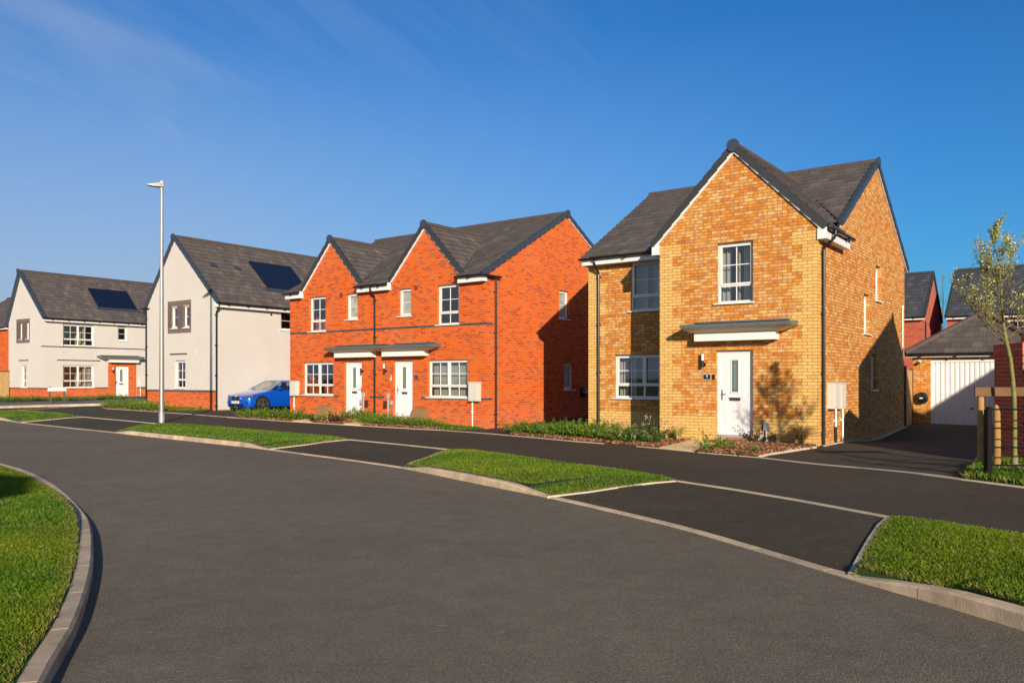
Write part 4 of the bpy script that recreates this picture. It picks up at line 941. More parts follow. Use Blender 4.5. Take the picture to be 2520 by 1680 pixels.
ze = zm(EY)
for i_, (a, b) in enumerate(((LX-.05, G1-gw+.06), (G1+gw-.06, G2-gw+.06), (G2+gw-.06, .05))):
    fa = MB(); fa.box((a, EY+.05, ze-.24), (b, EY+.075, ze-.03)); fa.box((a, EY+.075, ze-.24), (b, -.002, ze-.215)); fa.box((b-.02, EY+.075, ze-.235), (b-.001, -.003, ze+.03)); fa.build('fascia', UPVC, rh)
    gt = MB(); gutter(gt, PF(EY+.05), a-.06, b+.02, ze-.03, .062); gt.build('gutter', BLK, rh)
gt = MB(); gutter(gt, PS(.06), EY-.06, .62, ze-.035, .062); gt.build('gutter', BLK, rh)
dp = MB(); s_ = f(924); downpipe(dp, P0, s_, -.3, ze-.06, .05, .27); dp.build('downpipe', BLK, rh)
dp = MB(); downpipe(dp, PSd, fs(1217), -.35, ze-.05, .06); dp.build('downpipe', BLK, rh)
walllamp(rh, P0, f(893), f(893, 910)[1]+.05); walllamp(rh, P0, f(950), f(950, 910)[1]+.05)
meterbox(rh, P0, f(721), f(737), .93, 1.50, .16, pipe=f(726)); meterbox(rh, P0, f(1160), f(1184), .87, 1.48, .16, pipe=f(1164.5))
utility(rh, P0, f(896), 1, .30); utility(rh, P0, f(957), -1, .28)
gasbox(rh, P0, f(796), f(822), .60); gasbox(rh, P0, f(1027), f(1058), .62)
vent(rh, P0, f(840), f(840, 725)[1], REDP); vent(rh, P0, f(1024), f(1024, 708)[1], REDP)
evbox(rh, PSd, fs(1433), fs(1433, 965)[1])
airbrick(rh, PSd, [(fs(1225), .08), (fs(1293), .05), (fs(1357), .05)])
db = MB(); s_, z_ = f(962, 930); db.box((s_-.03, .002, z_-.09), (s_+.03, .02, z_+.09), 0, P0); o_ = db.build('doorbell', SIGNW, rh)
q = MB(); q.tube([P0(s_, .02, z_-.05), P0(s_, .026, z_-.05)], .018, 10); q.box((s_-.025, .02, z_+.03), (s_+.025, .025, z_+.08), 0, P0); q.build('bell_button', BLK, o_)
pl = MB(); s_, z_ = f(1025, 928); pl.box((s_-.09, .002, z_-.075), (s_+.09, .012, z_+.075), 0, P0); pl.build('number_plate', mat('slate_blue_plate', (.05, .08, .13), .3), rh)

# ================= WHITE HOUSES =================
def white_house(name, Fm, LXp, apx, apz, eL, eR, hol_f, hol_s, LEN, label, pv, plinth=1.09, ovh=.0, gverge=.06, extra=None):
    h = Fm.empty(name, label=label, cat='house'); P0 = PF(0); PSd = PS(0); g0 = Fm.gz
    mb = MB(); zl = plinth
    wall(mb, P0, [(LXp, zl), (0, zl), (0, eR), (apx, apz-.16), (LXp, eL)], hol_f, rmat=0)
    wall(mb, PSd, [(0, zl), (LEN, zl), (LEN, eR), (0, eR)] if not extra else extra['outline'], hol_s)
    wall(mb, PL(LXp), [(0, zl), (LEN, zl), (LEN, eL), (0, eL)])
    wall(mb, PB(LEN), [(LXp, zl), (0, zl), (0, eR), (apx, apz-.16), (LXp, eL)])
    mb.build('wall', RENDER, h)
    mb = MB()
    cut = [] if not extra else extra.get('pl_holes', [])
    wall(mb, PF(.012), [(LXp, -.7), (-.012, -.7), (-.012, zl), (LXp, zl)])
    for a, b in (extra['pl_side'] if extra else [(0, .0)]):
        if b > a: wall(mb, PS(-.012), [(a, -.7), (b, -.7), (b, zl), (a, zl)])
    wall(mb, PL(LXp), [(0, -.7), (LEN, -.7), (LEN, zl), (0, zl)]); wall(mb, PB(LEN), [(LXp, -.7), (0, -.7), (0, zl), (LXp, zl)])
    mb.build('plinth', RED, h)
    rf = MB(); sR = (apz-eR-.0)/(-apx); OV = .30; zR = apz-(OV-apx)*sR*1.0; sL = (apz-eL)/(apx-LXp); zL_ = apz-(apx-LXp+.25)*sL
    y0, y1 = -gverge, LEN+gverge
    slope(rf, (OV, y0, zR), (OV, y1, zR), (apx, y0, apz), (apx, y1, apz)); slope(rf, (LXp-.25, y1, zL_), (LXp-.25, y0, zL_), (apx, y1, apz), (apx, y0, apz))
    o = rf.build('roof', ROOF, h)
    rd = MB(); ridge(rd, (apx, y0, apz-.025), (apx, y1, apz-.025)); rd.build('ridge_tiles', RIDGE, o)
    rd = MB(); rd.tube([P0(apx, gverge+.02, apz-.03), P0(apx, gverge+.07, apz-.03)], .15, 20); rd.build('ridge_end_cap', VERGE_B, o)
    verges(o, P0, [((OV, zR), (apx, apz)), ((LXp-.25, zL_), (apx, apz))], VERGE_B, d0=-.04, d1=gverge+.03, lift=.03)
    fa = MB(); fa.box((OV-.08, -.05, zR-.20), (OV-.05, LEN, zR-.02)); fa.box((.002, -.045, zR-.20), (OV-.08, LEN-.01, zR-.175)); fa.box((.0, -.05, zR-.198), (OV-.081, -.03, zR+.04))
    fa.build('fascia', UPVC, h)
    if gverge > .1:
        bg_ = MB()
        for a, b in (((LXp-.2, zL_), (apx, apz)),):
            bg_.hexa([P0(a[0], 0.0, a[1]-.12), P0(a[0], gverge, a[1]-.12), P0(b[0], gverge, b[1]-.14), P0(b[0], 0.0, b[1]-.14), P0(a[0]-.02, 0.0, a[1]+.0), P0(a[0]-.02, gverge, a[1]), P0(b[0], gverge, b[1]-.0), P0(b[0], 0.0, b[1])])
        bg_.build('bargeboard', UPVC, h)
    gt = MB(); gutter(gt, PS(OV-.05), -gverge, LEN, zR-.03, .06); gt.build('gutter', BLK, h)
    roomset(h, LXp+.15, -.15, .2, LEN-.2, g0*0+.15, 4.95, 2.4)
    # solar array: two panels, set just above the tiles
    for i in range(2):
        a = pv[0]+(pv[1]-pv[0])*i/2; b = a+(pv[1]-pv[0])/2-.03; q = MB()
        def S(y, t, up): x = OV+(apx-OV)*t; z = zR+(apz-zR)*t; n = math.hypot(apz-zR, OV-apx); return (x+(apz-zR)/n*up, y, z+(OV-apx)/n*up)
        q.hexa([S(a, pv[2], .03), S(b, pv[2], .03), S(b, pv[3], .03), S(a, pv[3], .03), S(a, pv[2], .085), S(b, pv[2], .085), S(b, pv[3], .085), S(a, pv[3], .085)])
        so = q.build('solar_panel', PV, h)
        q = MB()
        for e in ((a, a+.03, pv[2], pv[3]), (b-.03, b, pv[2], pv[3]), (a, b, pv[2], pv[2]+.012), (a, b, pv[3]-.012, pv[3])): q.hexa([S(e[0], e[2], .086), S(e[1], e[2], .086), S(e[1], e[3], .086), S(e[0], e[3], .086), S(e[0], e[2], .095), S(e[1], e[2], .095), S(e[1], e[3], .095), S(e[0], e[3], .095)])
        q.build('panel_frame', BLK, so)
    q = MB(); q.hexa([S(pv[0]-.15, pv[2]-.05, .022), S(pv[1]+.15, pv[2]-.05, .022), S(pv[1]+.15, pv[2], .022), S(pv[0]-.15, pv[2], .022), S(pv[0]-.15, pv[2]-.05, .045), S(pv[1]+.15, pv[2]-.05, .045), S(pv[1]+.15, pv[2], .05), S(pv[0]-.15, pv[2], .05)]); q.build('panel_flashing', VERGE_B, o)
    return h, zR, OV, S
E2 = Frame(530, 55.2, 2780, .2)
f = E2.fr; fs = E2.sd; g_ = .2
LXp = f(361); apx = f(430); apz = 8.27-g_; eR = 5.28-g_; eL = 5.15-g_
z = lambda v: v-g_
pn = (f(413), f(470.5), z(3.73), z(5.24))
u1 = (f(422.5), f(422.5)+.46, z(4.0), z(4.97)); u2 = (f(451.5), f(451.5)+.46, z(4.0), z(4.97)); lw = (f(430), f(430)+.86, z(1.17), z(2.46))
LEN = 9.2
sw_ = (fs(691), fs(691)+.95, z(3.95), z(4.88))
wh, zR, OV, S = white_house('white_rendered_house', E2, LXp, apx, apz, eL, eR, [u1, u2, lw], [sw_], LEN, 'white rendered house with brick plinth standing behind the blue car', (fs(617, x=-2.0), fs(617, x=-2.0)+2.6, .30, .72), plinth=.89, extra=dict(outline=[(0, .89), (.02, .89), (.02, .02), (LEN, .02), (LEN, eR), (0, eR)], pl_side=[(0, .02), (.02, LEN)]))
P0 = PF(0); PSd = PS(0)
band(wh, P0, LXp, .0, .815, .075, None, d=.016)
# blue brick panel round the twin windows
def panel(h, P, r, w1, w2):
    q = MB(); sl = MB(); a, b, c, d = r; q_ = .006; hs2 = .225
    wall(q, P, [(a, c+hs2), (b, c+hs2), (b, d-hs2), (a, d-hs2)], [(w1[0], w1[1], w1[2], w1[3]), (w2[0], w2[1], w2[2], w2[3])], d=q_, reveal=.10)
    q.build('brick_panel', bpy.data.materials.get('banded_panel_brick') or brickmat('banded_panel_brick', [(0, (.045, .045, .065)), (1, (.09, .07, .08))], (.55, .36, .24), eff=0), h)
    for z0, z1 in ((c, c+hs2), (d-hs2, d)): sl.face([P(a, q_, z0), P(b, q_, z0), P(b, q_, z1), P(a, q_, z1)], 0, [(a, z0), (b, z0), (b, z1), (a, z1)])
    for e in ((a, c, a, d), (b, c, b, d), (a, c, b, c), (a, d, b, d)): sl.face([P(e[0], 0, e[1]), P(e[2], 0, e[3]), P(e[2], q_, e[3]), P(e[0], q_, e[1])])
    sl.build('soldier_course', BLUS, h)
u1 = (u1[0], u1[1], pn[2]+.225+.01, pn[3]-.225-.01); u2 = (u2[0], u2[1], u1[2], u1[3])
panel(wh, P0, pn, u1, u2)
window(wh, P0, *u1, transom=None, bars=False, rev=.08); window(wh, P0, *u2, transom=None, bars=False, rev=.08); window(wh, P0, *lw)
window(wh, PSd, *sw_, transom=None, bars=False)
band(wh, P0, f(418), f(460.5), z(2.72), .072, BLUS if False else BLU)
dp = MB(); downpipe(dp, PSd, .02, -.3, zR-.05, .05, .24); dp.build('downpipe', BLK, wh)
dp = MB(); downpipe(dp, PF(.0), LXp+.05, -.3, eL-.15, .06); dp.build('downpipe', BLK, wh)
gt = MB(); gutter(gt, P0, LXp-.35, LXp+.28, eL-.12, .07, .06); gt.build('gutter', BLK, wh)
airbrick(wh, PF(-.016+.0), [(f(378), .12), (f(430.5), .12), (f(494), .12)]) if False else airbrick(wh, PF(-.012), [(f(378), .12), (f(430.5), .12), (f(494), .12)])
q = MB(); y_, z_ = fs(667, 774); q.tube([PSd(y_, .002, z_), PSd(y_, .03, z_)], .05, 12); q.build('flue_outlet', BLK, wh)
q = MB(); s_, z_ = f(482, 866); q.box((s_-.045, .002, z_-.10), (s_+.045, .03, z_+.10), 0, P0); q.build('vent_cover', METER, wh)
for yy in (.9+fs(530)*0, 2.2):
    q = MB(); tz = .56; q.hexa([S(yy, tz, .02), S(yy+.35, tz, .02), S(yy+.35, tz+.06, .02), S(yy, tz+.06, .02), S(yy, tz, .06), S(yy+.35, tz, .06), S(yy+.35, tz+.06, .045), S(yy, tz+.06, .045)]); q.build('roof_vent', VERGE_B, wh)

V1 = Frame(108, 40.3, 2878, .32); g_ = .32
f = V1.fr; fs = V1.sd; z = lambda v: v-g_
def rz(fn, p, q):
    a = fn(*p); b = fn(*q); return (a[0], b[0], b[1], a[1])
LXp = f(17)+.25; apx = f(52); apz = f(52, 666)[1]; eR = fs(106, 779)[1]+.22; eL = eR-.25
pn = rz(f, (40.5, 786), (73.5, 843)); lw = rz(f, (53, 899), (66, 953)); lw = (lw[0], lw[1], lw[2], lw[3])
zs_ = pn[2]+.235, pn[3]-.235
u1 = (f(48), f(54.5), *zs_); u2 = (f(64.5), f(71.5), *zs_)
LEN = 10.5
PLZ = fs(108, 954)[1]
s1 = rz(fs, (155, 797), (231, 852)); s2 = rz(fs, (155, 898), (231, 953)); s3 = rz(fs, (290, 804), (313, 839)); dr = rz(fs, (284, 900), (318, 978)); dr = (dr[0], dr[1], .03, dr[3])
b0, b1 = fs(266), fs(336)
pa, pb_ = fs(217, x=-1.9)-.25, fs(217, x=-1.9)+2.45
vh, zR, OV, S = white_house('white_rendered_house', V1, LXp, apx, apz, eL, eR, [u1, u2, lw], [s1, s2, s3, (b0, b1, -.6, fs(300, 893)[1])], LEN, 'farthest white rendered house behind the street name sign with brick porch panel', (pa+.25, pb_+.25, .30, .72), plinth=PLZ, gverge=.16, extra=dict(outline=[(0, PLZ), (b0-.001, PLZ), (b0-.001, -.6), (b1+.001, -.6), (b1+.001, PLZ), (LEN, PLZ), (LEN, eR), (0, eR)], pl_side=[(0, b0), (b1, LEN)]))
P0 = PF(0); PSd = PS(0)
panel(vh, P0, pn, u1, u2)
window(vh, P0, *u1, transom=None, bars=False, rev=.08, sill=True); window(vh, P0, *u2, transom=None, bars=False, rev=.08); window(vh, P0, *lw, cols=1)
window(vh, PSd, *s1, cols=2); window(vh, PSd, *s2, cols=2, cur=[(.78, .98, CURT)]); window(vh, PSd, *s3, transom=None, bars=False)
q = MB(); wall(q, PS(-.02), [(b0, -.6), (b1, -.6), (b1, fs(300, 893)[1]), (b0, fs(300, 893)[1])], [dr]); q.build('porch_brickwork', RED, vh)
door(vh, PS(-.02), *dr, hinge='r')
zc = fs(250, 876, x=.6)[1]; canopy(vh, PSd, fs(250, x=.6), fs(357, x=.6), zc, .6, b0-.05, b1+.02)
band(vh, PSd, 0, LEN, fs(200, 856)[1], .07); band(vh, P0, f(101), 0, fs(200, 856)[1], .07); band(vh, PSd, fs(140), fs(247), fs(190, 888)[1], .07); band(vh, P0, f(46), f(70), f(58, 888)[1], .07)
band(vh, PSd, [(0, b0), (b1, LEN)], 0, PLZ-.075, .075, None, d=-.004); band(vh, P0, LXp, -.0, PLZ-.075, .075, None, d=-.004)
walllamp(vh, PS(-.02), fs(277), fs(277, 912)[1]+.05); meterbox(vh, PSd, fs(341), fs(357), PLZ+.0, PLZ+.58, .15, pipe=fs(345))

# ================= GARAGE =================
Gg = Frame(2246, 73.2, 2715, .08); f = Gg.fr
gh = Gg.empty('brick_garage', label='single brick garage with hipped tiled roof and white ribbed up and over door', cat='garage')
P0 = PF(0); d0, d1 = f(2290), f(2290)+2.75; GW = d1+.45; ez = f(2300, 873)[1]+.05
mb = MB(); dz1 = f(2300, 884)[1]
wall(mb, P0, [(0, -.5), (GW, -.5), (GW, ez-.1), (0, ez-.1)], [(d0, d1, -.5, dz1)])
wall(mb, PL(0), [(0, -.5), (6, -.5), (6, ez-.1), (0, ez-.1)]); wall(mb, PS(GW), [(0, -.5), (6, -.5), (6, ez-.1), (0, ez-.1)]); wall(mb, PB(6), [(0, -.5), (GW, -.5), (GW, ez-.1), (0, ez-.1)])
mb.build('wall', TAN, gh)
q = MB(); q.box((d0, -.10-.06, -.1), (d0+.09, -.055, dz1), 0, P0); q.box((d1-.09, -.16, -.1), (d1, -.055, dz1), 0, P0); q.box((d0+.09, -.16, dz1-.10), (d1-.09, -.055, dz1), 0, P0); dfr = q.build('door_frame', UPVC, gh)
q = MB(); x = d0+.09; pitch = .075*1.9; i = 0; zb, zt = .0, dz1-.10
while x < d1-.10:
    a, b = x, min(x+pitch, d1-.09); w_ = b-a
    pr = [(a, -.10), (a+w_*.28, -.10), (a+w_*.40, -.078), (a+w_*.88, -.078), (b, -.10)]
    for (s0, e0), (s1, e1) in zip(pr[:-1], pr[1:]): q.face([P0(s0, e0, zb), P0(s1, e1, zb), P0(s1, e1, zt), P0(s0, e0, zt)])
    x += pitch
gd = q.build('garage_door', DOORW, gh)
q = MB(); hx, hz = f(2392), f(2392, 1005)[1]; q.tube([P0(hx, -.08, hz), P0(hx, -.04, hz)], .035, 12); q.tube([P0(hx, -.04, hz), P0(hx, -.01, hz)], .022, 10); q.build('handle', BLK, gd)
q = MB(); q.box((d0-.02, -.16, -.2), (d1+.02, .10, -.015), 0, P0); q.build('threshold', KERB, gh)
rf = MB(); o_ = .22; a, b, c, d = -o_, GW+o_, -o_, 6+o_; hw = (b-a)/2; rz_ = ez+hw*.68; m_ = (a+b)/2
slope(rf, (a, c, ez), (b, c, ez), (m_, c+hw, rz_), (m_, c+hw, rz_)); slope(rf, (b, d, ez), (a, d, ez), (m_, d-hw, rz_), (m_, d-hw, rz_))
slope(rf, (b, c, ez), (b, d, ez), (m_, c+hw, rz_), (m_, d-hw, rz_)); slope(rf, (a, d, ez), (a, c, ez), (m_, d-hw, rz_), (m_, c+hw, rz_))
o = rf.build('roof', ROOF, gh)
rd = MB()
for p_, q_ in (((a, c, ez), (m_, c+hw, rz_)), ((b, c, ez), (m_, c+hw, rz_)), ((a, d, ez), (m_, d-hw, rz_)), ((b, d, ez), (m_, d-hw, rz_)), ((m_, c+hw, rz_), (m_, d-hw, rz_))): ridge(rd, (p_[0], p_[1], p_[2]+.02), (q_[0], q_[1], q_[2]+.02), .11)
rd.build('ridge_tiles', RIDGE, o)
fa = MB(); fa.box((a+.05, c+.05, ez-.13), (b-.05, c+.075, ez-.01)); fa.box((a+.05, c+.075, ez-.13), (b-.05, -.002, ez-.11)); fa.box((a+.05, c+.08, ez-.128), (a+.075, d-.05, ez-.01)); fa.build('fascia', UPVC, gh)
gt = MB(); gutter(gt, PF(c+.05), a, b, ez-.02, .062); gt.build('gutter', BLK, gh)
evbox(gh, P0, f(2269), f(2269, 979)[1], .20)
q = MB(); s_, z_ = f(2263, 891); q.tube([P0(s_, .002, z_+.03), P0(s_, .03, z_+.03)], .045, 10); q.tube([P0(s_, .05, z_+.0), P0(s_+.02, .15, z_-.03)], .042, 12); cmo = q.build('security_camera', SIGNW, gh); q = MB(); q.tube([P0(s_+.02, .15, z_-.03), P0(s_+.022, .16, z_-.033)], .034, 12); q.build('lens', BLK, cmo)
# timber side gate between the house and the garage
x0, y0 = T.w(.02, 9.36); gx, gy = Gg.w(-.02, .02)
gt_ = empty('timber_gate', (x0, y0, .08), math.atan2(gy-y0, gx-x0), label='tall timber side gate between tan house and garage', cat='gate')
ln = math.hypot(gx-x0, gy-y0); PG = PF(0)
q = MB(); nb = 7
for i in range(nb): a_ = ln*.09+(ln*.82)*i/nb; q.box((a_+.004, .0, 0), (a_+ln*.82/nb-.004, .02, 1.80), 0, PG)
q.build('boards', WOODY, gt_)
q = MB(); q.box((0, -.05, -.1), (ln*.08, .04, 1.92), 0, PG); q.build('post', WOOD, gt_)
q = MB(); q.box((ln*.92, -.05, -.1), (ln, .04, 1.88), 0, PG); q.build('post', WOOD, gt_)
q = MB(); q.tube([PG(ln*.5-.05, .03, 1.0), PG(ln*.5+.05, .03, 1.0)], .02, 10); q.build('latch', CHROME, gt_)
# ================= houses beyond =================
def simple_house(name, Fm, x0, x1, dep, eave, rdg, axis, label, wallm, roofm, win=(), gzz=0, group=None):
    """x0..x1 across the street face, ridge along x ('x') or along depth ('y')"""
    h = Fm.empty(name, label=label, cat='house', group=group); P0 = PF(0); mb = MB()
    if axis == 'x':
        m_ = dep/2
        wall(mb, P0, [(x0, -1), (x1, -1), (x1, eave), (x0, eave)], win); wall(mb, PB(dep), [(x0, -1), (x1, -1), (x1, eave), (x0, eave)])
        for P in (PS(x1), PL(x0)): wall(mb, P, [(0, -1), (dep, -1), (dep, eave), (m_, rdg-.15), (0, eave)])
    else:
        m_ = (x0+x1)/2
        wall(mb, P0, [(x0, -1), (x1, -1), (x1, eave), (m_, rdg-.15), (x0, eave)], win); wall(mb, PB(dep), [(x0, -1), (x1, -1), (x1, eave), (m_, rdg-.15), (x0, eave)])
        for P in (PS(x1), PL(x0)): wall(mb, P, [(0, -1), (dep, -1), (dep, eave), (0, eave)])
    mb.build('wall', wallm, h); rf = MB(); ov = .3
    if axis == 'x':
        sl = (rdg-eave)/(dep/2+ov)
        slope(rf, (x0-.06, -ov, eave), (x1+.06, -ov, eave), (x0-.06, dep/2, rdg), (x1+.06, dep/2, rdg)); slope(rf, (x1+.06, dep+ov, eave), (x0-.06, dep+ov, eave), (x1+.06, dep/2, rdg), (x0-.06, dep/2, rdg))
    else:
        slope(rf, (x1+ov, -.06, eave), (x1+ov, dep+.06, eave), (m_, -.06, rdg), (m_, dep+.06, rdg)); slope(rf, (x0-ov, dep+.06, eave), (x0-ov, -.06, eave), (m_, dep+.06, rdg), (m_, -.06, rdg))
    o = rf.build('roof', roofm, h); rd = MB()
    if axis == 'x': ridge(rd, (x0-.06, dep/2, rdg+.02), (x1+.06, dep/2, rdg+.02))
    else: ridge(rd, (m_, -.06, rdg+.02), (m_, dep+.06, rdg+.02))
    rd.build('ridge_tiles', RIDGE if roofm is ROOF else RIDGES, o)
    for P in ((PS(x1), PL(x0)) if axis == 'x' else (P0, PB(dep))):
        a_, b_, c_ = (-ov, dep+ov, dep/2) if axis == 'x' else (x0-ov, x1+ov, m_)
        verges(o, P, [((a_, eave), (c_, rdg)), ((b_, eave), (c_, rdg))], VERGE_T, lift=.02)
    if axis == 'x':
        fa = MB(); fa.box((x0, -ov+.03, eave-.18), (x1, -.002, eave-.03)); fa.build('fascia', UPVC, h); gt = MB(); gutter(gt, PF(-ov+.03), x0-.05, x1+.05, eave-.02, .06); gt.build('gutter', BLK, h)
    else:
        for P, nm in ((PS(x1), 0), (PL(x0), 1)): fa = MB(); fa.box((0, .002, eave-.18), (dep, ov-.04, eave-.04), 0, P); fa.build('fascia', UPVC, h); gt = MB(); gutter(gt, P, 0, dep, eave-.03, ov, .06); gt.build('gutter', BLK, h)
    for w_ in win: window(h, P0, *w_, cols=2, pane=GLASS)
    roomset(h, x0+.2, x1-.2, .3, dep-.3, .15, eave-.2)
    return h
B1 = Frame(2275, 43, 2715, .3); r_ = B1.fr(2312, 670, y=2.2)
hb = simple_house('slate_roof_house', B1, -6.0, 0, 5.6, B1.fr(2276, 779)[1], B1.fr(2300, 671, y=2.8)[1], 'x', 'red brick house with grey roof seen between tan house and garage roof', RED2, ROOFS)
dp = MB(); downpipe(dp, PS(0), .15, 0, 4.6, .05); dp.build('downpipe', BLK, hb)
B2 = Frame(2700, 47, 2715, .3); zl = B2.fr(2500, 785)[1]
x_ = B2.fr(2330); wnx = B2.fr(2480)
simple_house('slate_roof_house', B2, x_, 2.0, 7.0, B2.fr(2330, 779)[1], B2.fr(2420, 662, y=3.5)[1], 'x', 'red brick house with long grey roof behind the young tree', RED2, ROOFS, win=[(wnx, wnx+1.75, zl-1.2, zl)])
B3 = Frame(17, 34, 2878, .35)
simple_house('red_brick_house', B3, -9, .25, 8, B3.fr(0, 806)[1], B3.fr(0, 738, y=2.6)[1]+.3, 'x', 'red brick house with brown roof at the left edge behind the fence', RED, ROOF)
# out of the frame, to the right and behind the camera: the houses whose shadows fall on the drive and on the lawn
# ================= left timber fence =================
fx, fy = V1.w(LXp := V1.fr(24), -.05)
fe = empty('timber_fence', (fx, fy, .35), V1.ang, label='close boarded timber fence beside the farthest white house', cat='fence')
q = MB(); PG = PF(0); hh_ = V1.fr(20, 917)[1]
for i in range(60): q.box((-.15*(i+1)+.008, 0, -.1), (-.15*i-.004, .018+.006*(i % 2), hh_+.01*((i*7) % 3)), 0, PG)
q.build('boards', WOODY, fe)
q = MB()
for z_ in (.3, 1.0, 1.7): q.box((-9, -.06, z_), (0, -.002, z_+.08), 0, PG)
q.build('rail', WOOD, fe)
for i in range(4): q = MB(); q.box((-.1-2.9*i, -.16, -.2), (-2.9*i, -.06, hh_+.02), 0, PG); q.build('post', WOOD, fe)
# ================= neighbours out of frame whose shadows fall into view =================
class FW(Frame):
    def __init__(s, x, y, ang, gz): s.ox, s.oy = x, y; s.u = (math.cos(ang), math.sin(ang)); s.v = (-math.sin(ang), math.cos(ang)); s.ang = ang; s.gz = gz
aS = math.atan2(SUN_AZ[0], -SUN_AZ[1])
NS = FW(10.9+SUN_AZ[0]*9, 12.15+SUN_AZ[1]*9, aS, .1)
simple_house('brick_house', NS, 0, 5.2, 9, 4.5, 6.85, 'y', 'narrow red brick house outside the picture, nearer of two on the right', RED2, ROOF)
NS = FW(16.6+SUN_AZ[0]*9, 12.9+SUN_AZ[1]*9, aS, .1)
simple_house('brick_house', NS, 0, 6.5, 9, 4.6, 7.2, 'y', 'wide red brick house outside the picture, farther of two on the right', RED2, ROOF)
NG = FW(9.9, 7.6, 0.0, .1)
simple_house('brick_garage', NG, 0, 3.0, 2.6, 2.3, 3.2, 'x', 'small red brick garage outside the picture to the right', RED2, ROOF)
NP = FW(-13.5, -14.4, 0.0, .1)
simple_house('brick_house', NP, 0, 10.1, 8.2, 5.0, 6.9, 'x', 'red brick house across the street behind the camera', RED2, ROOF)

# ================= garden wall on the right =================
gw0 = (9.02, 14.35); ang = math.atan2(-.6, 4.0)
we = empty('garden_wall', (*gw0, .1), ang, label='dark red brick garden wall stepping up behind the young tree', cat='wall')
w_ = MB(); P0 = PF(0); zt = 1.93
wall(w_, P0, [(0, -.4), (6, -.4), (6, zt), (0, zt)]); wall(w_, PB(.33), [(0, -.4), (6, -.4), (6, zt), (0, zt)])
P1 = PL(0); wall(w_, P1, [(0, -.4), (1.15, -.4), (1.15, zt), (0, zt)]); wall(w_, PS(.33), [(.33, -.4), (1.15, -.4), (1.15, zt), (.33, zt)]); wall(w_, PB(1.15), [(0, -.4), (.33, -.4), (.33, zt), (0, zt)])
w_.build('wall', RED2, we)
def block(x0, x1, y0, y1, z0, z1, m, nm):
    q = MB()
    for P, a, b in ((PF(y0), x0, x1), (PB(y1), x0, x1), (PL(x0), y0, y1), (PS(x1), y0, y1)): q.face([P(a, 0, z0), P(b, 0, z0), P(b, 0, z1), P(a, 0, z1)], 0, [(a, z0), (b, z0), (b, z1), (a, z1)])
    for z in (z0, z1): q.face([(x0, y0, z), (x1, y0, z), (x1, y1, z), (x0, y1, z)], 0, [(x0, y0), (x1, y0), (x1, y1), (x0, y1)])
    return q.build(nm, m, we)
block(-.012, 6, -.012, .342, zt, zt+.215, REDS, 'coping'); block(-.012, .342, .342, 1.16, zt-.001, zt+.214, REDS, 'coping')
block(.1, 6, .03, .30, zt+.215, zt+.36, RED, 'coping'); block(.36, 6, .05, .28, zt+.36, zt+.52, RED, 'coping')
# ================= estate railing =================
rx, ry = G(2434, 1175, .02)
re_ = empty('estate_railing', (rx, ry, H(rx, ry)), math.atan2(-.22, 2.2), label='black painted steel estate railing in front of the young tree', cat='railing')
for i in range(3):
    q = MB(); q.box((-.025+1.9*i, -.045, -.3), (.025+1.9*i, .045, 1.02)); q.build('post', STEELB, re_)
q = MB(); q.box((-.045, -.06, -.3), (-.028, .06, .98)); q.build('end_plate', STEELB, re_)
for z_ in (.20, .45, .72, .985): q = MB(); q.tube([(0.0, 0, z_), (5.2, 0, z_)], .011, 8); q.build('bar', STEELB, re_)
# ================= tree stakes and tree =================
tx, ty = G(2498, 1153, .03)
sx_, sy_ = G(2453, 1150, .04)
se = empty('tree_stake', (sx_, sy_, H(sx_, sy_)), 0, label='two pale round timber stakes with a cross board beside the young tree', cat='tree stake')
def stake(x, y, h, name='post', flat=False):
    q = MB(); q.tube([(x, y, -.3), (x+.005, y, h*.5), (x, y, h-.12), (x-.01, y, h-.02), (x-.01, y, h)], [.052, .05, .047, .03, .008], 12); return q.build(name, STK, se, smooth=True)
stake(0, 0, .98); stake(-.04, .35, 1.18); stake(1.0, .35, 1.18)
q = MB(); q.box((-.16, .28, 1.10), (1.2, .31, 1.235)); q.build('cross_board', WOOD, se)
te = empty('young_tree', (tx, ty, H(tx, ty)), 0, label='slim young tree with pale yellow spring buds in front of the brick wall', cat='tree')
rt = random.Random(11)
sc_ = ty/F
def tp(px, py, dy=0): D = ty+dy; return Vector(((px-CX)/F*D-tx, dy, EYE+(HY-py)/F*D-H(tx, ty)))
trunk = [tp(2498, 1165), tp(2497, 1100), tp(2497, 1030), tp(2496, 980), tp(2492, 930), tp(2486, 880), tp(2477, 842), tp(2470, 800), tp(2466, 750), tp(2463, 700), tp(2458, 650), tp(2448, 600), tp(2438, 560), tp(2434, 543)]
q = MB(); q.tube(trunk, [.036, .033, .031, .030, .029, .028, .026, .021, .017, .014, .010, .007, .004, .002], 10)
bt = mat('green_brown_bark', (.20, .19, .06), .85, noise=.3, nscale=14, bump=.4, bscale=40); q.build('trunk', bt, te, smooth=True)
q = MB(); tips = []; seg_pts = []
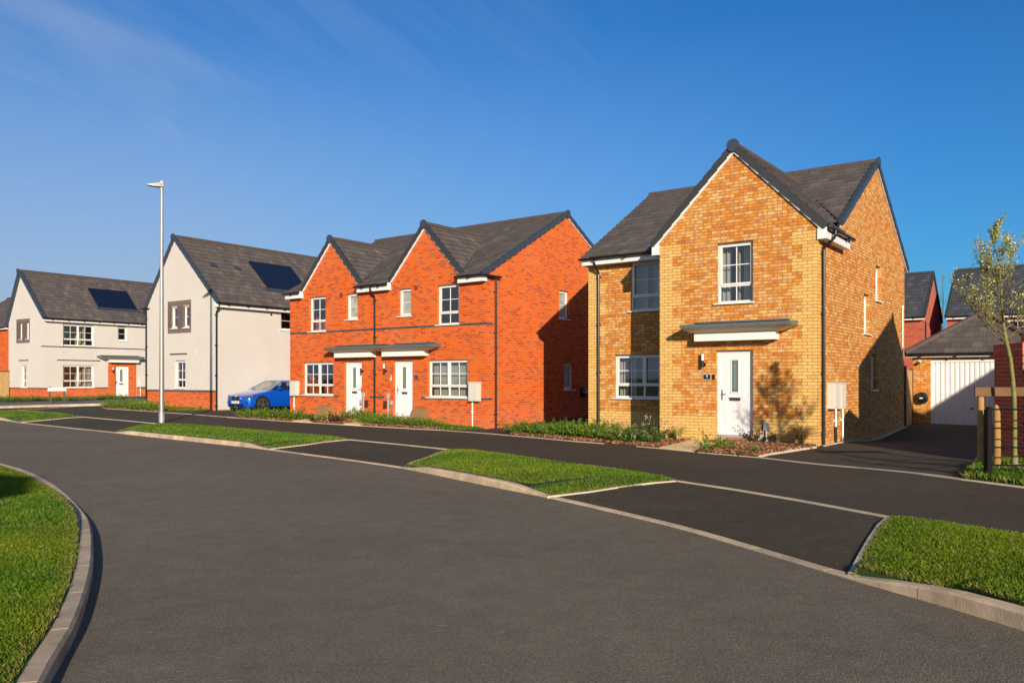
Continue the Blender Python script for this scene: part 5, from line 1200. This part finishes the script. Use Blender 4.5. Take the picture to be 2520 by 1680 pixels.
def limb(p, d, ln, r, depth):
    pts = [p]; n = 6; dd = Vector(d).normalized(); cur = Vector(p)
    for i in range(n):
        dd = (dd+Vector((rt.uniform(-.13, .13), rt.uniform(-.13, .13), .17 if depth < 2 else .08))).normalized(); cur = cur+dd*(ln/n); pts.append(cur.copy())
    q.tube(pts, [max(.0012, r*(1-i/(n+.6))) for i in range(n+1)], 5 if depth < 2 else 3)
    for i in range(1, n+1): seg_pts.append((pts[i-1], pts[i], depth))
    if depth < 2:
        for k in range(7 if depth == 0 else 3):
            t = rt.uniform(.2, .95); i = min(n-1, int(t*n)); a = rt.uniform(0, 6.283); base = pts[i].lerp(pts[i+1], t*n-i)
            side = Vector((math.cos(a), math.sin(a), rt.uniform(.2, .9))).normalized(); limb(base, (side*.8+dd*.6), ln*rt.uniform(.28, .48), r*.45, depth+1)
tl = trunk
for i in range(26):
    t = rt.uniform(0, 1)**.9; j = 6+t*6.0; k = int(j); b0_ = tl[k].lerp(tl[min(k+1, 13)], j-k); a = rt.uniform(0, 6.283); up = .35+1.0*t
    limb(b0_, (math.cos(a), math.sin(a), up), (.90*(1-t)+.12+rt.uniform(-.08, .08)), .009*(1-t)+.003, 0)
for px_, py_, dx_ in ((2470, 822, -1), (2475, 838, -1), (2474, 830, .9), (2472, 810, 1), (2468, 790, -.8), (2474, 826, -1.1), (2471, 805, -1), (2478, 845, -.8)): limb(tp(px_, py_), (dx_, rt.uniform(-.4, .4), .45), .95, .011, 0)
q.build('branches', mat('twig_bark', (.16, .12, .05), .85, noise=.2), te)
def leafmesh(name, pts, sizes, cols, parent, m=LEAF, nrm=None, long=1.6, spread=1.0, seed=1):
    g = np.random.default_rng(seed); P = np.array(pts, float); n = len(P); s_ = np.array(sizes)[:, None]
    u = g.normal(size=(n, 3)) if nrm is None else np.array(nrm)+g.normal(size=(n, 3))*spread; u /= np.linalg.norm(u, axis=1)[:, None]
    w = g.normal(size=(n, 3)); w -= (w*u).sum(1)[:, None]*u; w /= np.linalg.norm(w, axis=1)[:, None]
    V = np.stack([P, P+u*s_*long*.5+w*s_*.5, P+u*s_*long, P+u*s_*long*.5-w*s_*.5], 1).astype('f')
    me = bpy.data.meshes.new(name); me.vertices.add(n*4); me.vertices.foreach_set('co', V.ravel()); me.loops.add(n*4); me.loops.foreach_set('vertex_index', np.arange(n*4).astype('i'))
    me.polygons.add(n); me.polygons.foreach_set('loop_start', (np.arange(n)*4).astype('i')); me.polygons.foreach_set('loop_total', np.full(n, 4, 'i')); me.update()
    col = np.ones((n, 4, 4), 'f'); col[:, :, :3] = np.array(cols)[:, None]; at = me.color_attributes.new('tint', 'FLOAT_COLOR', 'POINT'); at.data.foreach_set('color', col.ravel())
    me.materials.append(m); o = bpy.data.objects.new(name, me); C.objects.link(o); o.parent = parent; return o
lp_, ls_, lc_ = [], [], []
for a, b, dpt in seg_pts:
    for _ in range((0, 1, 2)[dpt] if rt.random() < .5 else 0):
        p = a.lerp(b, rt.random()); lp_.append(tuple(p+Vector((rt.gauss(0, .012), rt.gauss(0, .012), rt.gauss(0, .012))))); ls_.append(rt.uniform(.012, .024))
        c_ = rt.choice([(.60, .60, .30), (.70, .70, .46), (.44, .48, .07), (.58, .56, .09), (.30, .36, .05), (.62, .58, .16)]); v = rt.uniform(.75, 1.15); lc_.append([x*v for x in c_])
leafmesh('foliage', lp_, ls_, lc_, te)
tg = MB(); p0 = tp(2497, 1120); p1 = tp(2497, 1165); tg.tube([p1, p0], [.045, .043], 14, cap=False); tg.build('trunk_guard', mat('mesh_guard', (.22, .20, .12), .8), te)
# bare tree far behind
bx, by = 36, 68; be = empty('bare_tree', (bx, by, 0), 0, label='bare winter tree showing between the two grey roofs on the right', cat='tree')
q = MB(); seg_pts = []; tk = [Vector((0, 0, -1)), Vector((.1, 0, 3)), Vector((0, .1, 6)), Vector((.1, 0, 8.0)), Vector((0, 0, 10.4))]; q.tube(tk, [.09, .08, .06, .04, .02], 6); q.build('trunk', STEM, be); q = MB()
for i in range(26):
    t = rt.uniform(.3, 1); z_ = -1+11.2*t; a = rt.uniform(0, 6.283); limb((0, 0, z_), (math.cos(a), math.sin(a), .9), 2.2*(1.2-t), .022*(1.3-t), 0)
q.build('branches', STEM, be)

# ================= shrubs =================
def shrub_kind(kind, seed):
    g = np.random.default_rng(seed); pts, sz, col, nr = [], [], [], []; q = MB()
    if kind in ('green', 'pink', 'lime', 'dark', 'small'):
        nst = dict(green=34, pink=36, lime=30, dark=22, small=12)[kind]; R0 = dict(green=.34, pink=.36, lime=.3, dark=.24, small=.14)[kind]; Hm = dict(green=.33, pink=.44, lime=.34, dark=.34, small=.26)[kind]
        for i in range(nst):
            a = g.uniform(0, 6.283); r = R0*math.sqrt(g.random()); h = Hm*(.40+.85*g.random()**2)*(1-.3*(r/R0)**2); lean = .25*r/R0+.05
            base = np.array([math.cos(a)*r*.3, math.sin(a)*r*.3, -.02]); tip = np.array([math.cos(a)*(r+lean*.5), math.sin(a)*(r+lean*.5), h])
            q.tube([tuple(base), tuple((base+tip)/2+np.array([0, 0, .03])), tuple(tip)], [.004, .003, .0012], 3, cap=False)
            for k in range(34 if kind != 'small' else 22):
                t = .12+.88*(k/34 if kind != 'small' else k/22); p = base*(1-t)+tip*t; aa = g.uniform(0, 6.283); p = p+np.array([math.cos(aa), math.sin(aa), .3])*g.uniform(.0, .035)
                pts.append(p); sz.append(g.uniform(.014, .028)); nr.append((math.cos(aa)*.7, math.sin(aa)*.7, .8))
                base_c = dict(green=[(.06, .17, .010), (.13, .27, .018), (.24, .36, .03), (.07, .12, .015)], pink=[(.07, .18, .02), (.12, .24, .03), (.05, .12, .02)], lime=[(.30, .36, .05), (.22, .30, .05), (.42, .42, .12), (.10, .2, .03)], dark=[(.07, .02, .025), (.04, .015, .02), (.12, .04, .02), (.06, .07, .02)], small=[(.12, .24, .03), (.18, .30, .06), (.08, .16, .02)])[kind]
                c_ = base_c[g.integers(len(base_c))]; v = g.uniform(.8, 1.2); col.append([x*v for x in c_])
            if kind == 'pink' and g.random() < .5:
                for k in range(9): pts.append(tip+g.normal(0, .028, 3)); sz.append(.02); nr.append((0, 0, 1)); c_ = [(.75, .40, .38), (.85, .60, .55), (.6, .22, .22)][g.integers(3)]; col.append(c_)
    else:
        n = dict(gold=190, brown=420)[kind]; Rr = dict(gold=.30, brown=.48)[kind]; Hm = dict(gold=.24, brown=.38)[kind]
        me_p = []
        for i in range(n):
            a = g.uniform(0, 6.283); l = Hm*g.uniform(.7, 1.15); r = Rr*g.uniform(.3, 1.1); w = .005
            c_ = ([(.55, .48, .10), (.66, .58, .22), (.40, .38, .06)] if kind == 'gold' else [(.34, .20, .07), (.44, .28, .10), (.22, .15, .05), (.28, .24, .06)])[g.integers(3 if kind == 'gold' else 4)]
            pr = None
            for k in range(5):
                t = k/4; x = .03+r*t**1.5; z = l*(math.sin(t*2.1) if kind == 'gold' else math.sin(t*2.15)); me_p.append(((math.cos(a)*x, math.sin(a)*x, z), a, w*(1-t*.8), c_))
        V, Fc, cl = [], [], []
        for i in range(n):
            for k in range(5):
                (x, y, z), a, w, c_ = me_p[i*5+k]; V += [(x-math.sin(a)*w, y+math.cos(a)*w, z), (x+math.sin(a)*w, y-math.cos(a)*w, z)]; cl += [c_, c_]
                if k: j = len(V); Fc.append((j-4, j-3, j-1, j-2))
        me = bpy.data.meshes.new('grass_leaves'); me.from_pydata(V, [], Fc); me.materials.append(LEAF)
        at = me.color_attributes.new('tint', 'FLOAT_COLOR', 'POINT'); at.data.foreach_set('color', np.array([(*c, 1) for c in cl], 'f').ravel()); return me, None
    tmp = bpy.data.objects.new('tmp', None)
    o = leafmesh('foliage', pts, sz, col, None, nrm=nr, spread=.6, seed=seed, long=1.9); me = o.data; bpy.data.objects.remove(o)
    st = q.build('stems', STEM); sm = st.data; bpy.data.objects.remove(st); return me, sm
KIND = {}
for kd in ('green', 'pink', 'lime', 'dark', 'small', 'gold', 'brown'): KIND[kd] = [shrub_kind(kd, 100*len(kd)+i) for i in range(3 if kd == 'green' else 2)]
NAMES = dict(green='evergreen_shrub', pink='flowering_shrub', lime='variegated_shrub', dark='purple_shrub', small='small_shrub', gold='golden_grass_clump', brown='brown_grass_clump')
CATS = dict(green='shrub', pink='shrub', lime='shrub', dark='shrub', small='shrub', gold='ornamental grass', brown='ornamental grass')
srn = random.Random(3)
def plant(px, py, kind, sc, label, group=None, dz=.03):
    x, y = G(px, py, dz); e = empty(NAMES[kind], (x, y, H(x, y)+dz), srn.uniform(0, 6.28), label=label, cat=CATS[kind], group=group); e.scale = (sc, sc, sc*srn.uniform(.9, 1.1))
    m, s_ = KIND[kind][srn.randrange(len(KIND[kind]))]
    o = bpy.data.objects.new('foliage', m); C.objects.link(o); o.parent = e
    if s_: o = bpy.data.objects.new('stems', s_); C.objects.link(o); o.parent = e
    return e
ORD = 'first second third fourth fifth sixth seventh eighth ninth tenth eleventh twelfth thirteenth fourteenth fifteenth sixteenth seventeenth'.split()
def row(pts, kind, label, group, sc=(.9, 1.15), dz=.03):
    for i, (px, py) in enumerate(sorted(pts)): plant(px, py, kind, srn.uniform(*sc), ORD[i]+' from the left, '+label, group, dz)
row([(1262, 1064), (1283, 1066), (1306, 1066), (1330, 1069), (1352, 1070), (1374, 1072), (1396, 1073), (1418, 1075), (1441, 1076), (1464, 1078), (1486, 1080), (1510, 1082), (1530, 1086), (1400, 1062), (1440, 1065), (1480, 1068), (1520, 1071)], 'green', 'green shrub in the row before the tan house', 'evergreen shrubs in front of the tan house', (.95, 1.2))
plant(1558, 1087, 'pink', 1.0, 'green shrub with pink blossom, left one of the two before the tan house'); plant(1602, 1089, 'pink', 1.05, 'green shrub with pink blossom, right one of the two before the tan house')
plant(1610, 1064, 'dark', 1.0, 'dark purple shrub in the shaded corner of the tan house')
row([(1650, 1071), (1676, 1071), (1700, 1070), (1724, 1070)], 'small', 'small light green shrub beside the number 4 door', 'small green shrubs by the white door', (1.2, 1.5)); plant(1668, 1082, 'gold', 1.1, 'golden striped grass clump beside the buff path, nearest the wall'); plant(1640, 1079, 'gold', .9, 'golden striped grass clump beside the pink shrub')
plant(1740, 1106, 'small', 1.5, 'small fresh green shrub at the paving corner near the footway'); plant(1772, 1090, 'small', .8, 'tiny green shrub at the right edge of the buff path')
plant(1806, 1081, 'dark', .95, 'dark red leaved shrub in front of the white door'); plant(1830, 1081, 'dark', 1.2, 'dark red leaved shrub between the door and the brown grass'); plant(1858, 1088, 'dark', 1.2, 'dark red leaved shrub beside the brown grass clump')
plant(1880, 1083, 'brown', 1.15, 'tall tan brown grass clump under the cable box of the tan house'); plant(1972, 1097, 'brown', 1.05, 'tan brown grass clump at the right corner of the tan house')
plant(1795, 1106, 'small', .8, 'tiny pale green plant in the bark bed, left of two'); plant(1850, 1112, 'small', .8, 'tiny pale green plant in the bark bed, right of two')
row([(898, 1040), (918, 1042), (940, 1043), (962, 1045), (985, 1046), (1008, 1047), (1030, 1049), (1052, 1051), (1070, 1052), (930, 1036), (958, 1038)], 'green', 'green shrub before the right red house', 'evergreen shrubs in front of the red brick pair', (.9, 1.15))
plant(878, 1030, 'lime', 1.1, 'cream flowering variegated shrub between the two red house doors'); plant(893, 1031, 'green', 1.2, 'taller green shrub beside the black downpipe of the red pair'); plant(772, 1036, 'dark', .8, 'small dark purple shrub at the end of the left buff path'); plant(826, 1038, 'dark', 1.1, 'dark purple shrub in front of the left red house door')
plant(805, 1037, 'gold', 1.1, 'golden grass clump left of the dark purple shrub by the left door'); plant(842, 1031, 'lime', 1.2, 'yellow green variegated shrub below the left red house door'); plant(862, 1032, 'small', 1.3, 'grey green bushy plant right of the yellow variegated shrub'); plant(795, 1033, 'lime', .9, 'pale variegated shrub near the left gas meter cover')
row([(598, 1023), (616, 1025), (634, 1027), (652, 1028), (670, 1029), (688, 1029), (706, 1030), (724, 1031)], 'green', 'green shrub before the blue car', 'evergreen shrubs in front of the blue car', (1.0, 1.25))
row([(272, 1002), (288, 1003), (304, 1004), (322, 1005), (340, 1007), (358, 1008), (376, 1009), (388, 1010), (312, 999)], 'green', 'green shrub left of the street lamp', 'evergreen shrubs left of the lamp post', (1.1, 1.4))
plant(342, 1001, 'lime', 1.2, 'pale variegated shrub at the left corner of the white house, left of two'); plant(357, 1001, 'lime', 1.1, 'pale variegated shrub at the left corner of the white house, right of two')
row([(5, 987), (20, 987.5), (38, 987), (55, 986.5), (75, 986), (92, 985.5), (112, 985), (132, 985), (150, 984.5), (172, 984), (190, 984), (212, 983), (236, 982), (250, 981), (262, 981), (276, 980.5), (302, 981)], 'green', 'straggly shrub along the farthest white house', 'low shrubs along the farthest white house', (.6, 1.1), .14)

# ================= street lamp =================
lx, ly = G(398, 1042, -.035); le = empty('street_lamp', (lx, ly, H(lx, ly)), 0, label='tall galvanised steel street lamp standing on the middle grass verge', cat='street lamp')
q = MB(); q.tube([(0, 0, -.2), (0, 0, .30)], [.098, .096], 20); q.tube([(0, 0, .3), (0, 0, .33)], [.096, .086], 20, cap=False); q.build('base_section', mat('cast_grey', (.45, .45, .46), .5, metal=.5), le, smooth=True)
zt_ = EYE+(HY-464)/F*ly-H(lx, ly)
q = MB(); q.tube([(0, 0, .3), (0, 0, 2.2), (0, 0, zt_)], [.085, .076, .040], 20); q.build('column', GALV, le, smooth=True)
q = MB(); q.tube([(0, 0, zt_-.06), (0, 0, zt_+.06)], [.05, .05], 16); q.build('spigot', GALV, le)
ld = Vector((-.88, -.47, 0)); lsd = Vector((.47, -.88, 0)); q = MB(); zt_ += .04
def lan(a, b, z): v = ld*a+lsd*b; return (v.x, v.y, z+zt_)
prof = [(-.08, .055, .03, .11), (-.05, .09, .0, .15), (.08, .125, -.0, .155), (.25, .12, -.0, .12), (.42, .085, .02, .075), (.47, .04, .03, .05)]
for (a0, w0, l0, t0), (a1, w1, l1, t1) in zip(prof[:-1], prof[1:]):
    A = [lan(a0, -w0, l0), lan(a0, w0, l0), lan(a0, w0, (l0+t0)/2+.02), lan(a0, w0*.55, t0), lan(a0, -w0*.55, t0), lan(a0, -w0, (l0+t0)/2+.02)]; B = [lan(a1, -w1, l1), lan(a1, w1, l1), lan(a1, w1, (l1+t1)/2+.01), lan(a1, w1*.55, t1), lan(a1, -w1*.55, t1), lan(a1, -w1, (l1+t1)/2+.01)]
    for i in range(6): q.face([A[i], A[(i+1) % 6], B[(i+1) % 6], B[i]])
    if a0 == -.08: q.face(A)
q.face(B); lo_ = q.build('lantern', mat('lantern_grey', (.42, .41, .39), .45), le, smooth=True)
q = MB(); q.face([lan(.06, -.10, -.006), lan(.38, -.07, .008), lan(.38, .07, .008), lan(.06, .10, -.006)]); q.build('lens', DARKG, lo_)
q = MB(); q.tube([lan(.0, 0, .145), lan(0, 0, .20), lan(0, 0, .22)], [.04, .038, .02], 14); q.build('photocell', SIGNW, lo_, smooth=True)
# ================= street name sign =================
def Gz(px, py, z):
    D = (EYE-z)*F/(py-HY); return ((px-CX)/F*D, D)
a = Gz(122.5, 990, .40); b = Gz(158, 989, .41)
sg = empty('street_sign', (*a, .36), math.atan2(b[1]-a[1], b[0]-a[0]), label='white street name sign reading GORDON CLOSE on two grey posts', cat='street sign')
ln = math.hypot(b[0]-a[0], b[1]-a[1])
for x in (0, ln): q = MB(); q.box((x-.035, -.03, -.2), (x+.035, .03, .86)); q.build('post', DARKG, sg)
zb = EYE+(HY-962)/F*a[1]-.36; q = MB(); q.box((-.10, -.05, zb), (ln+.10, -.032, zb+.185)); q.build('name_plate', SIGNW, sg)
text_mesh('GORDON CLOSE', .115, 'street_name', SIGNB, sg, (ln/2, -.052, zb+.125), (R(90), 0, 0), sx=.98); text_mesh('ODD NUMBERS', .05, 'street_name_note', SIGNB, sg, (ln/2, -.052, zb+.035), (R(90), 0, 0), sx=1.1)
# door mats
mx, my = T.w((h_dr[0]+h_dr[1])/2, -.36) if False else T.w(T.fr(1808), -.38)
dm = MB(); dm.box((-.4, -.22, 0), (.4, .22, .02)); o = dm.build('door_mat', MAT_R); o.location = (mx, my, H(mx, my)+.062); o.rotation_euler = (0, 0, T.ang); tag(o, 'brown door mat in front of the tan house door', 'door mat')

# ================= blue hatchback =================
ce_x, ce_y = E2.w(1.28, .15)
ce = empty('hatchback_car', (ce_x, ce_y, H(ce_x, ce_y)+.0), E2.ang, label='bright blue five door hatchback parked beside the white house', cat='car')
BLUE = mat('blue_car_paint', (.0, .10, .66), .22, metal=.25, coat=1.0)
CGL = glassmat('car_glass', (.66, .70, .67)); TYRE = mat('tyre_rubber', (.03, .028, .025), .8); RIM = mat('alloy', (.10, .10, .105), .35, metal=.8)
st = [(0.0, .50, .24, .57, .66), (.03, .66, .20, .60, .70), (.12, .80, .18, .66, .755), (.30, .87, .16, .71, .82), (.65, .895, .16, .78, .89), (1.0, .90, .16, .83, .95), (1.25, .90, .16, .87, .985), (1.6, .90, .16, .90, 1.0), (2.4, .90, .16, .92, 1.0), (3.2, .90, .17, .95, 1.02), (3.8, .88, .19, .97, 1.03), (4.15, .83, .24, .95, 1.02), (4.30, .74, .30, .85, .97)]
q = MB(); secs = []
for (y, w, zb_, zs, zt) in st:
    hf = [(0, zb_), (w*.82, zb_), (w*.985, zb_+.07), (w, zb_+.22), (w*.985, (zb_+.22+zs)/2+.04), (w*.965, zs), (w*.86, zs+(zt-zs)*.62), (w*.55, zs+(zt-zs)*.9), (0, zt)]
    secs.append([(x, y, z) for x, z in hf]+[(-x, y, z) for x, z in hf[-2:0:-1]])
for A, B in zip(secs[:-1], secs[1:]):
    n = len(A)
    for i in range(n): q.face([A[i], A[(i+1) % n], B[(i+1) % n], B[i]])
q.face(secs[0]); q.face(secs[-1])
body = q.build('body', BLUE, ce, smooth=True)
sb = body.modifiers.new('s', 'SUBSURF'); sb.levels = 1; sb.render_levels = 2
# cabin
wb, wr = .80, .58
roofz = 1.40
bs = dict(A0=(wb-.02, 1.20, .985), A1=(wr, 2.0, 1.385), A2=(wr+.01, 3.45, 1.37), A3=(wb-.06, 4.12, 1.03))
q = MB()
rp = [(1.97, 1.375, .56), (2.2, 1.415, .585), (2.7, 1.43, .595), (3.2, 1.41, .59), (3.6, 1.36, .57), (3.72, 1.33, .56)]
for (y0, z0, w0), (y1, z1, w1) in zip(rp[:-1], rp[1:]):
    for k in range(6):
        a, b = -1+2*k/6, -1+2*(k+1)/6; cz = lambda t, z: z-.035*t*t*1.6
        q.face([(w0*a, y0, cz(a, z0)), (w0*b, y0, cz(b, z0)), (w1*b, y1, cz(b, z1)), (w1*a, y1, cz(a, z1))])
for sg_ in (1, -1):
    pw = lambda p0, p1, w: q.hexa([(sg_*(p0[0]-.05), p0[1], p0[2]), (sg_*p0[0], p0[1]+.0, p0[2]), (sg_*p0[0], p0[1]+w, p0[2]), (sg_*(p0[0]-.05), p0[1]+w, p0[2]), (sg_*(p1[0]-.05), p1[1], p1[2]), (sg_*p1[0], p1[1], p1[2]), (sg_*p1[0], p1[1]+w, p1[2]), (sg_*(p1[0]-.05), p1[1]+w, p1[2])])
    pw((.81, 1.22, .98), (.585, 1.98, 1.37), .07); pw((.80, 3.85, 1.0), (.58, 3.55, 1.34), .30)
    q.hexa([(sg_*.54, 1.98, 1.33), (sg_*.60, 1.98, 1.34), (sg_*.60, 3.7, 1.32), (sg_*.54, 3.7, 1.30), (sg_*.54, 1.98, 1.37), (sg_*.59, 1.98, 1.365), (sg_*.59, 3.7, 1.35), (sg_*.54, 3.7, 1.35)])
q.build('roof', BLUE, ce, smooth=True)
q = MB(); q.face([(-.78, 1.21, .975), (.78, 1.21, .975), (.56, 1.98, 1.355), (-.56, 1.98, 1.355)]); q.build('windscreen', CGL, ce)
q = MB(); q.face([(-.75, 4.12, 1.0), (.75, 4.12, 1.0), (.55, 3.72, 1.33), (-.55, 3.72, 1.33)]); q.build('rear_window', CGL, ce)
for sg_ in (1, -1):
    q = MB(); q.face([(sg_*.80, 1.32, .975), (sg_*.80, 3.9, 1.0), (sg_*.58, 3.62, 1.33), (sg_*.585, 2.02, 1.34)]); q.build('side_window', CGL, ce)
    q = MB(); q.box((sg_*.795-.012, 2.42, .98), (sg_*.795+.012, 2.50, 1.0)); q.hexa([(sg_*.785, 2.42, .98), (sg_*.81, 2.42, .98), (sg_*.81, 2.50, .98), (sg_*.785, 2.50, .98), (sg_*.575, 2.42, 1.345), (sg_*.60, 2.42, 1.345), (sg_*.60, 2.5, 1.345), (sg_*.575, 2.5, 1.345)]); q.build('door_pillar', BLK, ce)
    q = MB(); q.tube([(sg_*.80, 1.62, 1.0), (sg_*.90, 1.60, 1.02)], .02, 6); q.hexa([(sg_*.86, 1.55, .97), (sg_*1.03, 1.56, .99), (sg_*1.02, 1.66, .99), (sg_*.86, 1.67, .97), (sg_*.87, 1.55, 1.10), (sg_*1.02, 1.56, 1.09), (sg_*1.01, 1.64, 1.09), (sg_*.87, 1.65, 1.10)]); q.build('wing_mirror', BLUE, ce, smooth=True)
    for wy in (.73, 3.42):
        q = MB(); q.tube([(sg_*.80, wy, .33), (sg_*.912, wy, .34)], .385, 28); q.build('wheel_arch', BLK, ce)
        t = MB(); n = 28; prof = [(.70, .25), (.70, .328), (.90, .332), (.922, .318), (.915, .24)]
        for i in range(n):
            for (x0, r0), (x1, r1) in zip(prof[:-1], prof[1:]):
                a0, a1 = 2*math.pi*i/n, 2*math.pi*(i+1)/n; f_ = lambda x, r, a: (sg_*x, wy+r*math.cos(a), .318+r*math.sin(a)); t.face([f_(x0, r0, a0), f_(x1, r1, a0), f_(x1, r1, a1), f_(x0, r0, a1)])
        wh_ = t.build('wheel', TYRE, ce, smooth=True)
        t = MB()
        t.tube([(sg_*.905, wy, .318), (sg_*.924, wy, .318)], .045, 12)
        for i in range(n):
            a0, a1 = 2*math.pi*i/n, 2*math.pi*(i+1)/n
            f_ = lambda x, r, a: (sg_*x, wy+r*math.cos(a), .318+r*math.sin(a)); t.face([f_(.915, .245, a0), f_(.922, .225, a0), f_(.922, .225, a1), f_(.915, .245, a1)])
        for i in range(5):
            for dd_ in (-.13, .13):
                a = 2*math.pi*i/5+.3+dd_; a2 = 2*math.pi*i/5+.3+dd_*1.4; c_, s__ = math.cos, math.sin
                e_ = .016; t.hexa([(sg_*.912, wy+.03*c_(a)-e_*s__(a), .318+.03*s__(a)+e_*c_(a)), (sg_*.924, wy+.03*c_(a)-e_*s__(a), .318+.03*s__(a)+e_*c_(a)), (sg_*.924, wy+.03*c_(a)+e_*s__(a), .318+.03*s__(a)-e_*c_(a)), (sg_*.912, wy+.03*c_(a)+e_*s__(a), .318+.03*s__(a)-e_*c_(a)), (sg_*.912, wy+.23*c_(a2)-e_*s__(a2), .318+.23*s__(a2)+e_*c_(a2)), (sg_*.920, wy+.23*c_(a2)-e_*s__(a2), .318+.23*s__(a2)+e_*c_(a2)), (sg_*.920, wy+.23*c_(a2)+e_*s__(a2), .318+.23*s__(a2)-e_*c_(a2)), (sg_*.912, wy+.23*c_(a2)+e_*s__(a2), .318+.23*s__(a2)-e_*c_(a2))])
        t.build('rim', CHROME if False else mat('alloy_rim', (.35, .34, .34), .3, metal=.8) if 'alloy_rim' not in bpy.data.materials else bpy.data.materials['alloy_rim'], wh_)
    # headlight wrapping the corner
    q = MB(); hp = [(.42, .02, .59), (.60, .06, .60), (.76, .145, .62), (.84, .27, .66), (.862, .48, .72)]; hq = [(.46, .05, .69), (.62, .09, .715), (.76, .175, .735), (.84, .30, .755), (.858, .49, .752)]
    hp = [(x*sg_*1.02, y-.022, z) for x, y, z in hp]; hq = [(x*sg_*1.02, y-.022, z) for x, y, z in hq]
    for i in range(4): q.face([hp[i], hp[i+1], hq[i+1], hq[i]])
    for i in range(4): q.face([hp[i], hp[i+1], (hp[i+1][0]*.93, hp[i+1][1]+.05, hp[i+1][2]), (hp[i][0]*.93, hp[i][1]+.05, hp[i][2])]); q.face([hq[i], hq[i+1], (hq[i+1][0]*.93, hq[i+1][1]+.05, hq[i+1][2]), (hq[i][0]*.93, hq[i][1]+.05, hq[i][2])])
    ho = q.build('headlight', mat('headlight_dark', (.06, .06, .065), .08, spec=.9) if 'headlight_dark' not in bpy.data.materials else bpy.data.materials['headlight_dark'], ce)
    for k_ in (1, 2):
        q = MB(); c_ = [(hp[k_][j]+hq[k_+0][j]+hp[k_+1][j]+hq[k_+1][j])/4 for j in range(3)]; q.tube([(c_[0], c_[1], c_[2]), (c_[0]+sg_*.004, c_[1]-.012, c_[2])], .026, 12); q.build('lamp_lens', CHROME, ho)
    # kidney grille half
    q = MB(); x0, x1 = (.03, .28) if sg_ > 0 else (-.24, -.03); pts = [(x0+.02, .485), (x1-.04, .485), (x1, .55), (x1-.01, .655), (x1-.05, .695), (x0+.02, .695), (x0, .67), (x0, .515)]
    if sg_ < 0: pts = [(-x, z) for x, z in [(.05, .485), (.24, .485), (.28, .55), (.27, .655), (.23, .695), (.05, .695), (.03, .67), (.03, .515)]]
    q.face([(x, -.022, z) for x, z in pts]);
    go = q.build('grille', BLK, ce); q = MB(); q.tube([(x, -.024, z) for x, z in pts+[pts[0]]], .009, 6); q.build('grille_frame', CHROME, go)
    q = MB()
    for k_ in range(5): xx = sg_*(.06+.035*k_); q.box((xx-.004, -.028, .50), (xx+.004, -.022, .68))
    q.build('grille_slats', RIM, go)
    q = MB(); q.hexa([(sg_*.60, .035, .30), (sg_*.74, .09, .30), (sg_*.76, .13, .33), (sg_*.60, .08, .33), (sg_*.64, .03, .46), (sg_*.70, .05, .47), (sg_*.70, .09, .47), (sg_*.64, .09, .46)]); q.build('air_intake', BLK, ce)
q = MB(); q.box((-.50, -.012, .25), (.50, .05, .36)); q.build('lower_intake', BLK, ce)
q = MB(); q.box((-.26, -.035, .385), (.26, -.020, .495)); po = q.build('number_plate', SIGNW, ce); text_mesh('BT21 GO', .10, 'registration', SIGNB, po, (0, -.037, .44), (R(90), 0, 0), .001)
q = MB(); q.tube([(0, .015, .705), (0, .005, .712)], .038, 18); q.build('badge', SIGNW, ce)
q = MB(); q.box((-.62, 2.0, .35), (.62, 3.6, .55)); q.box((.14, 2.25, .5), (.6, 2.45, 1.15)); q.box((.24, 2.25, 1.12), (.48, 2.36, 1.30)); q.box((-.6, 2.25, .5), (-.14, 2.45, 1.15)); q.box((-.48, 2.25, 1.12), (-.24, 2.36, 1.30)); q.build('seats', mat('dark_upholstery', (.02, .02, .022), .8), ce)
q = MB(); q.tube([(.37+.17*math.cos(t), 1.75+.05*math.sin(t), .98+.17*math.sin(t)) for t in [6.283*i/16 for i in range(17)]], .013, 6); q.build('steering_wheel', BLK, ce)
for o in bpy.data.objects:
    if o.type == 'MESH' and o.parent is None and 'kind' not in o and 'label' not in o: o['kind'] = 'structure'
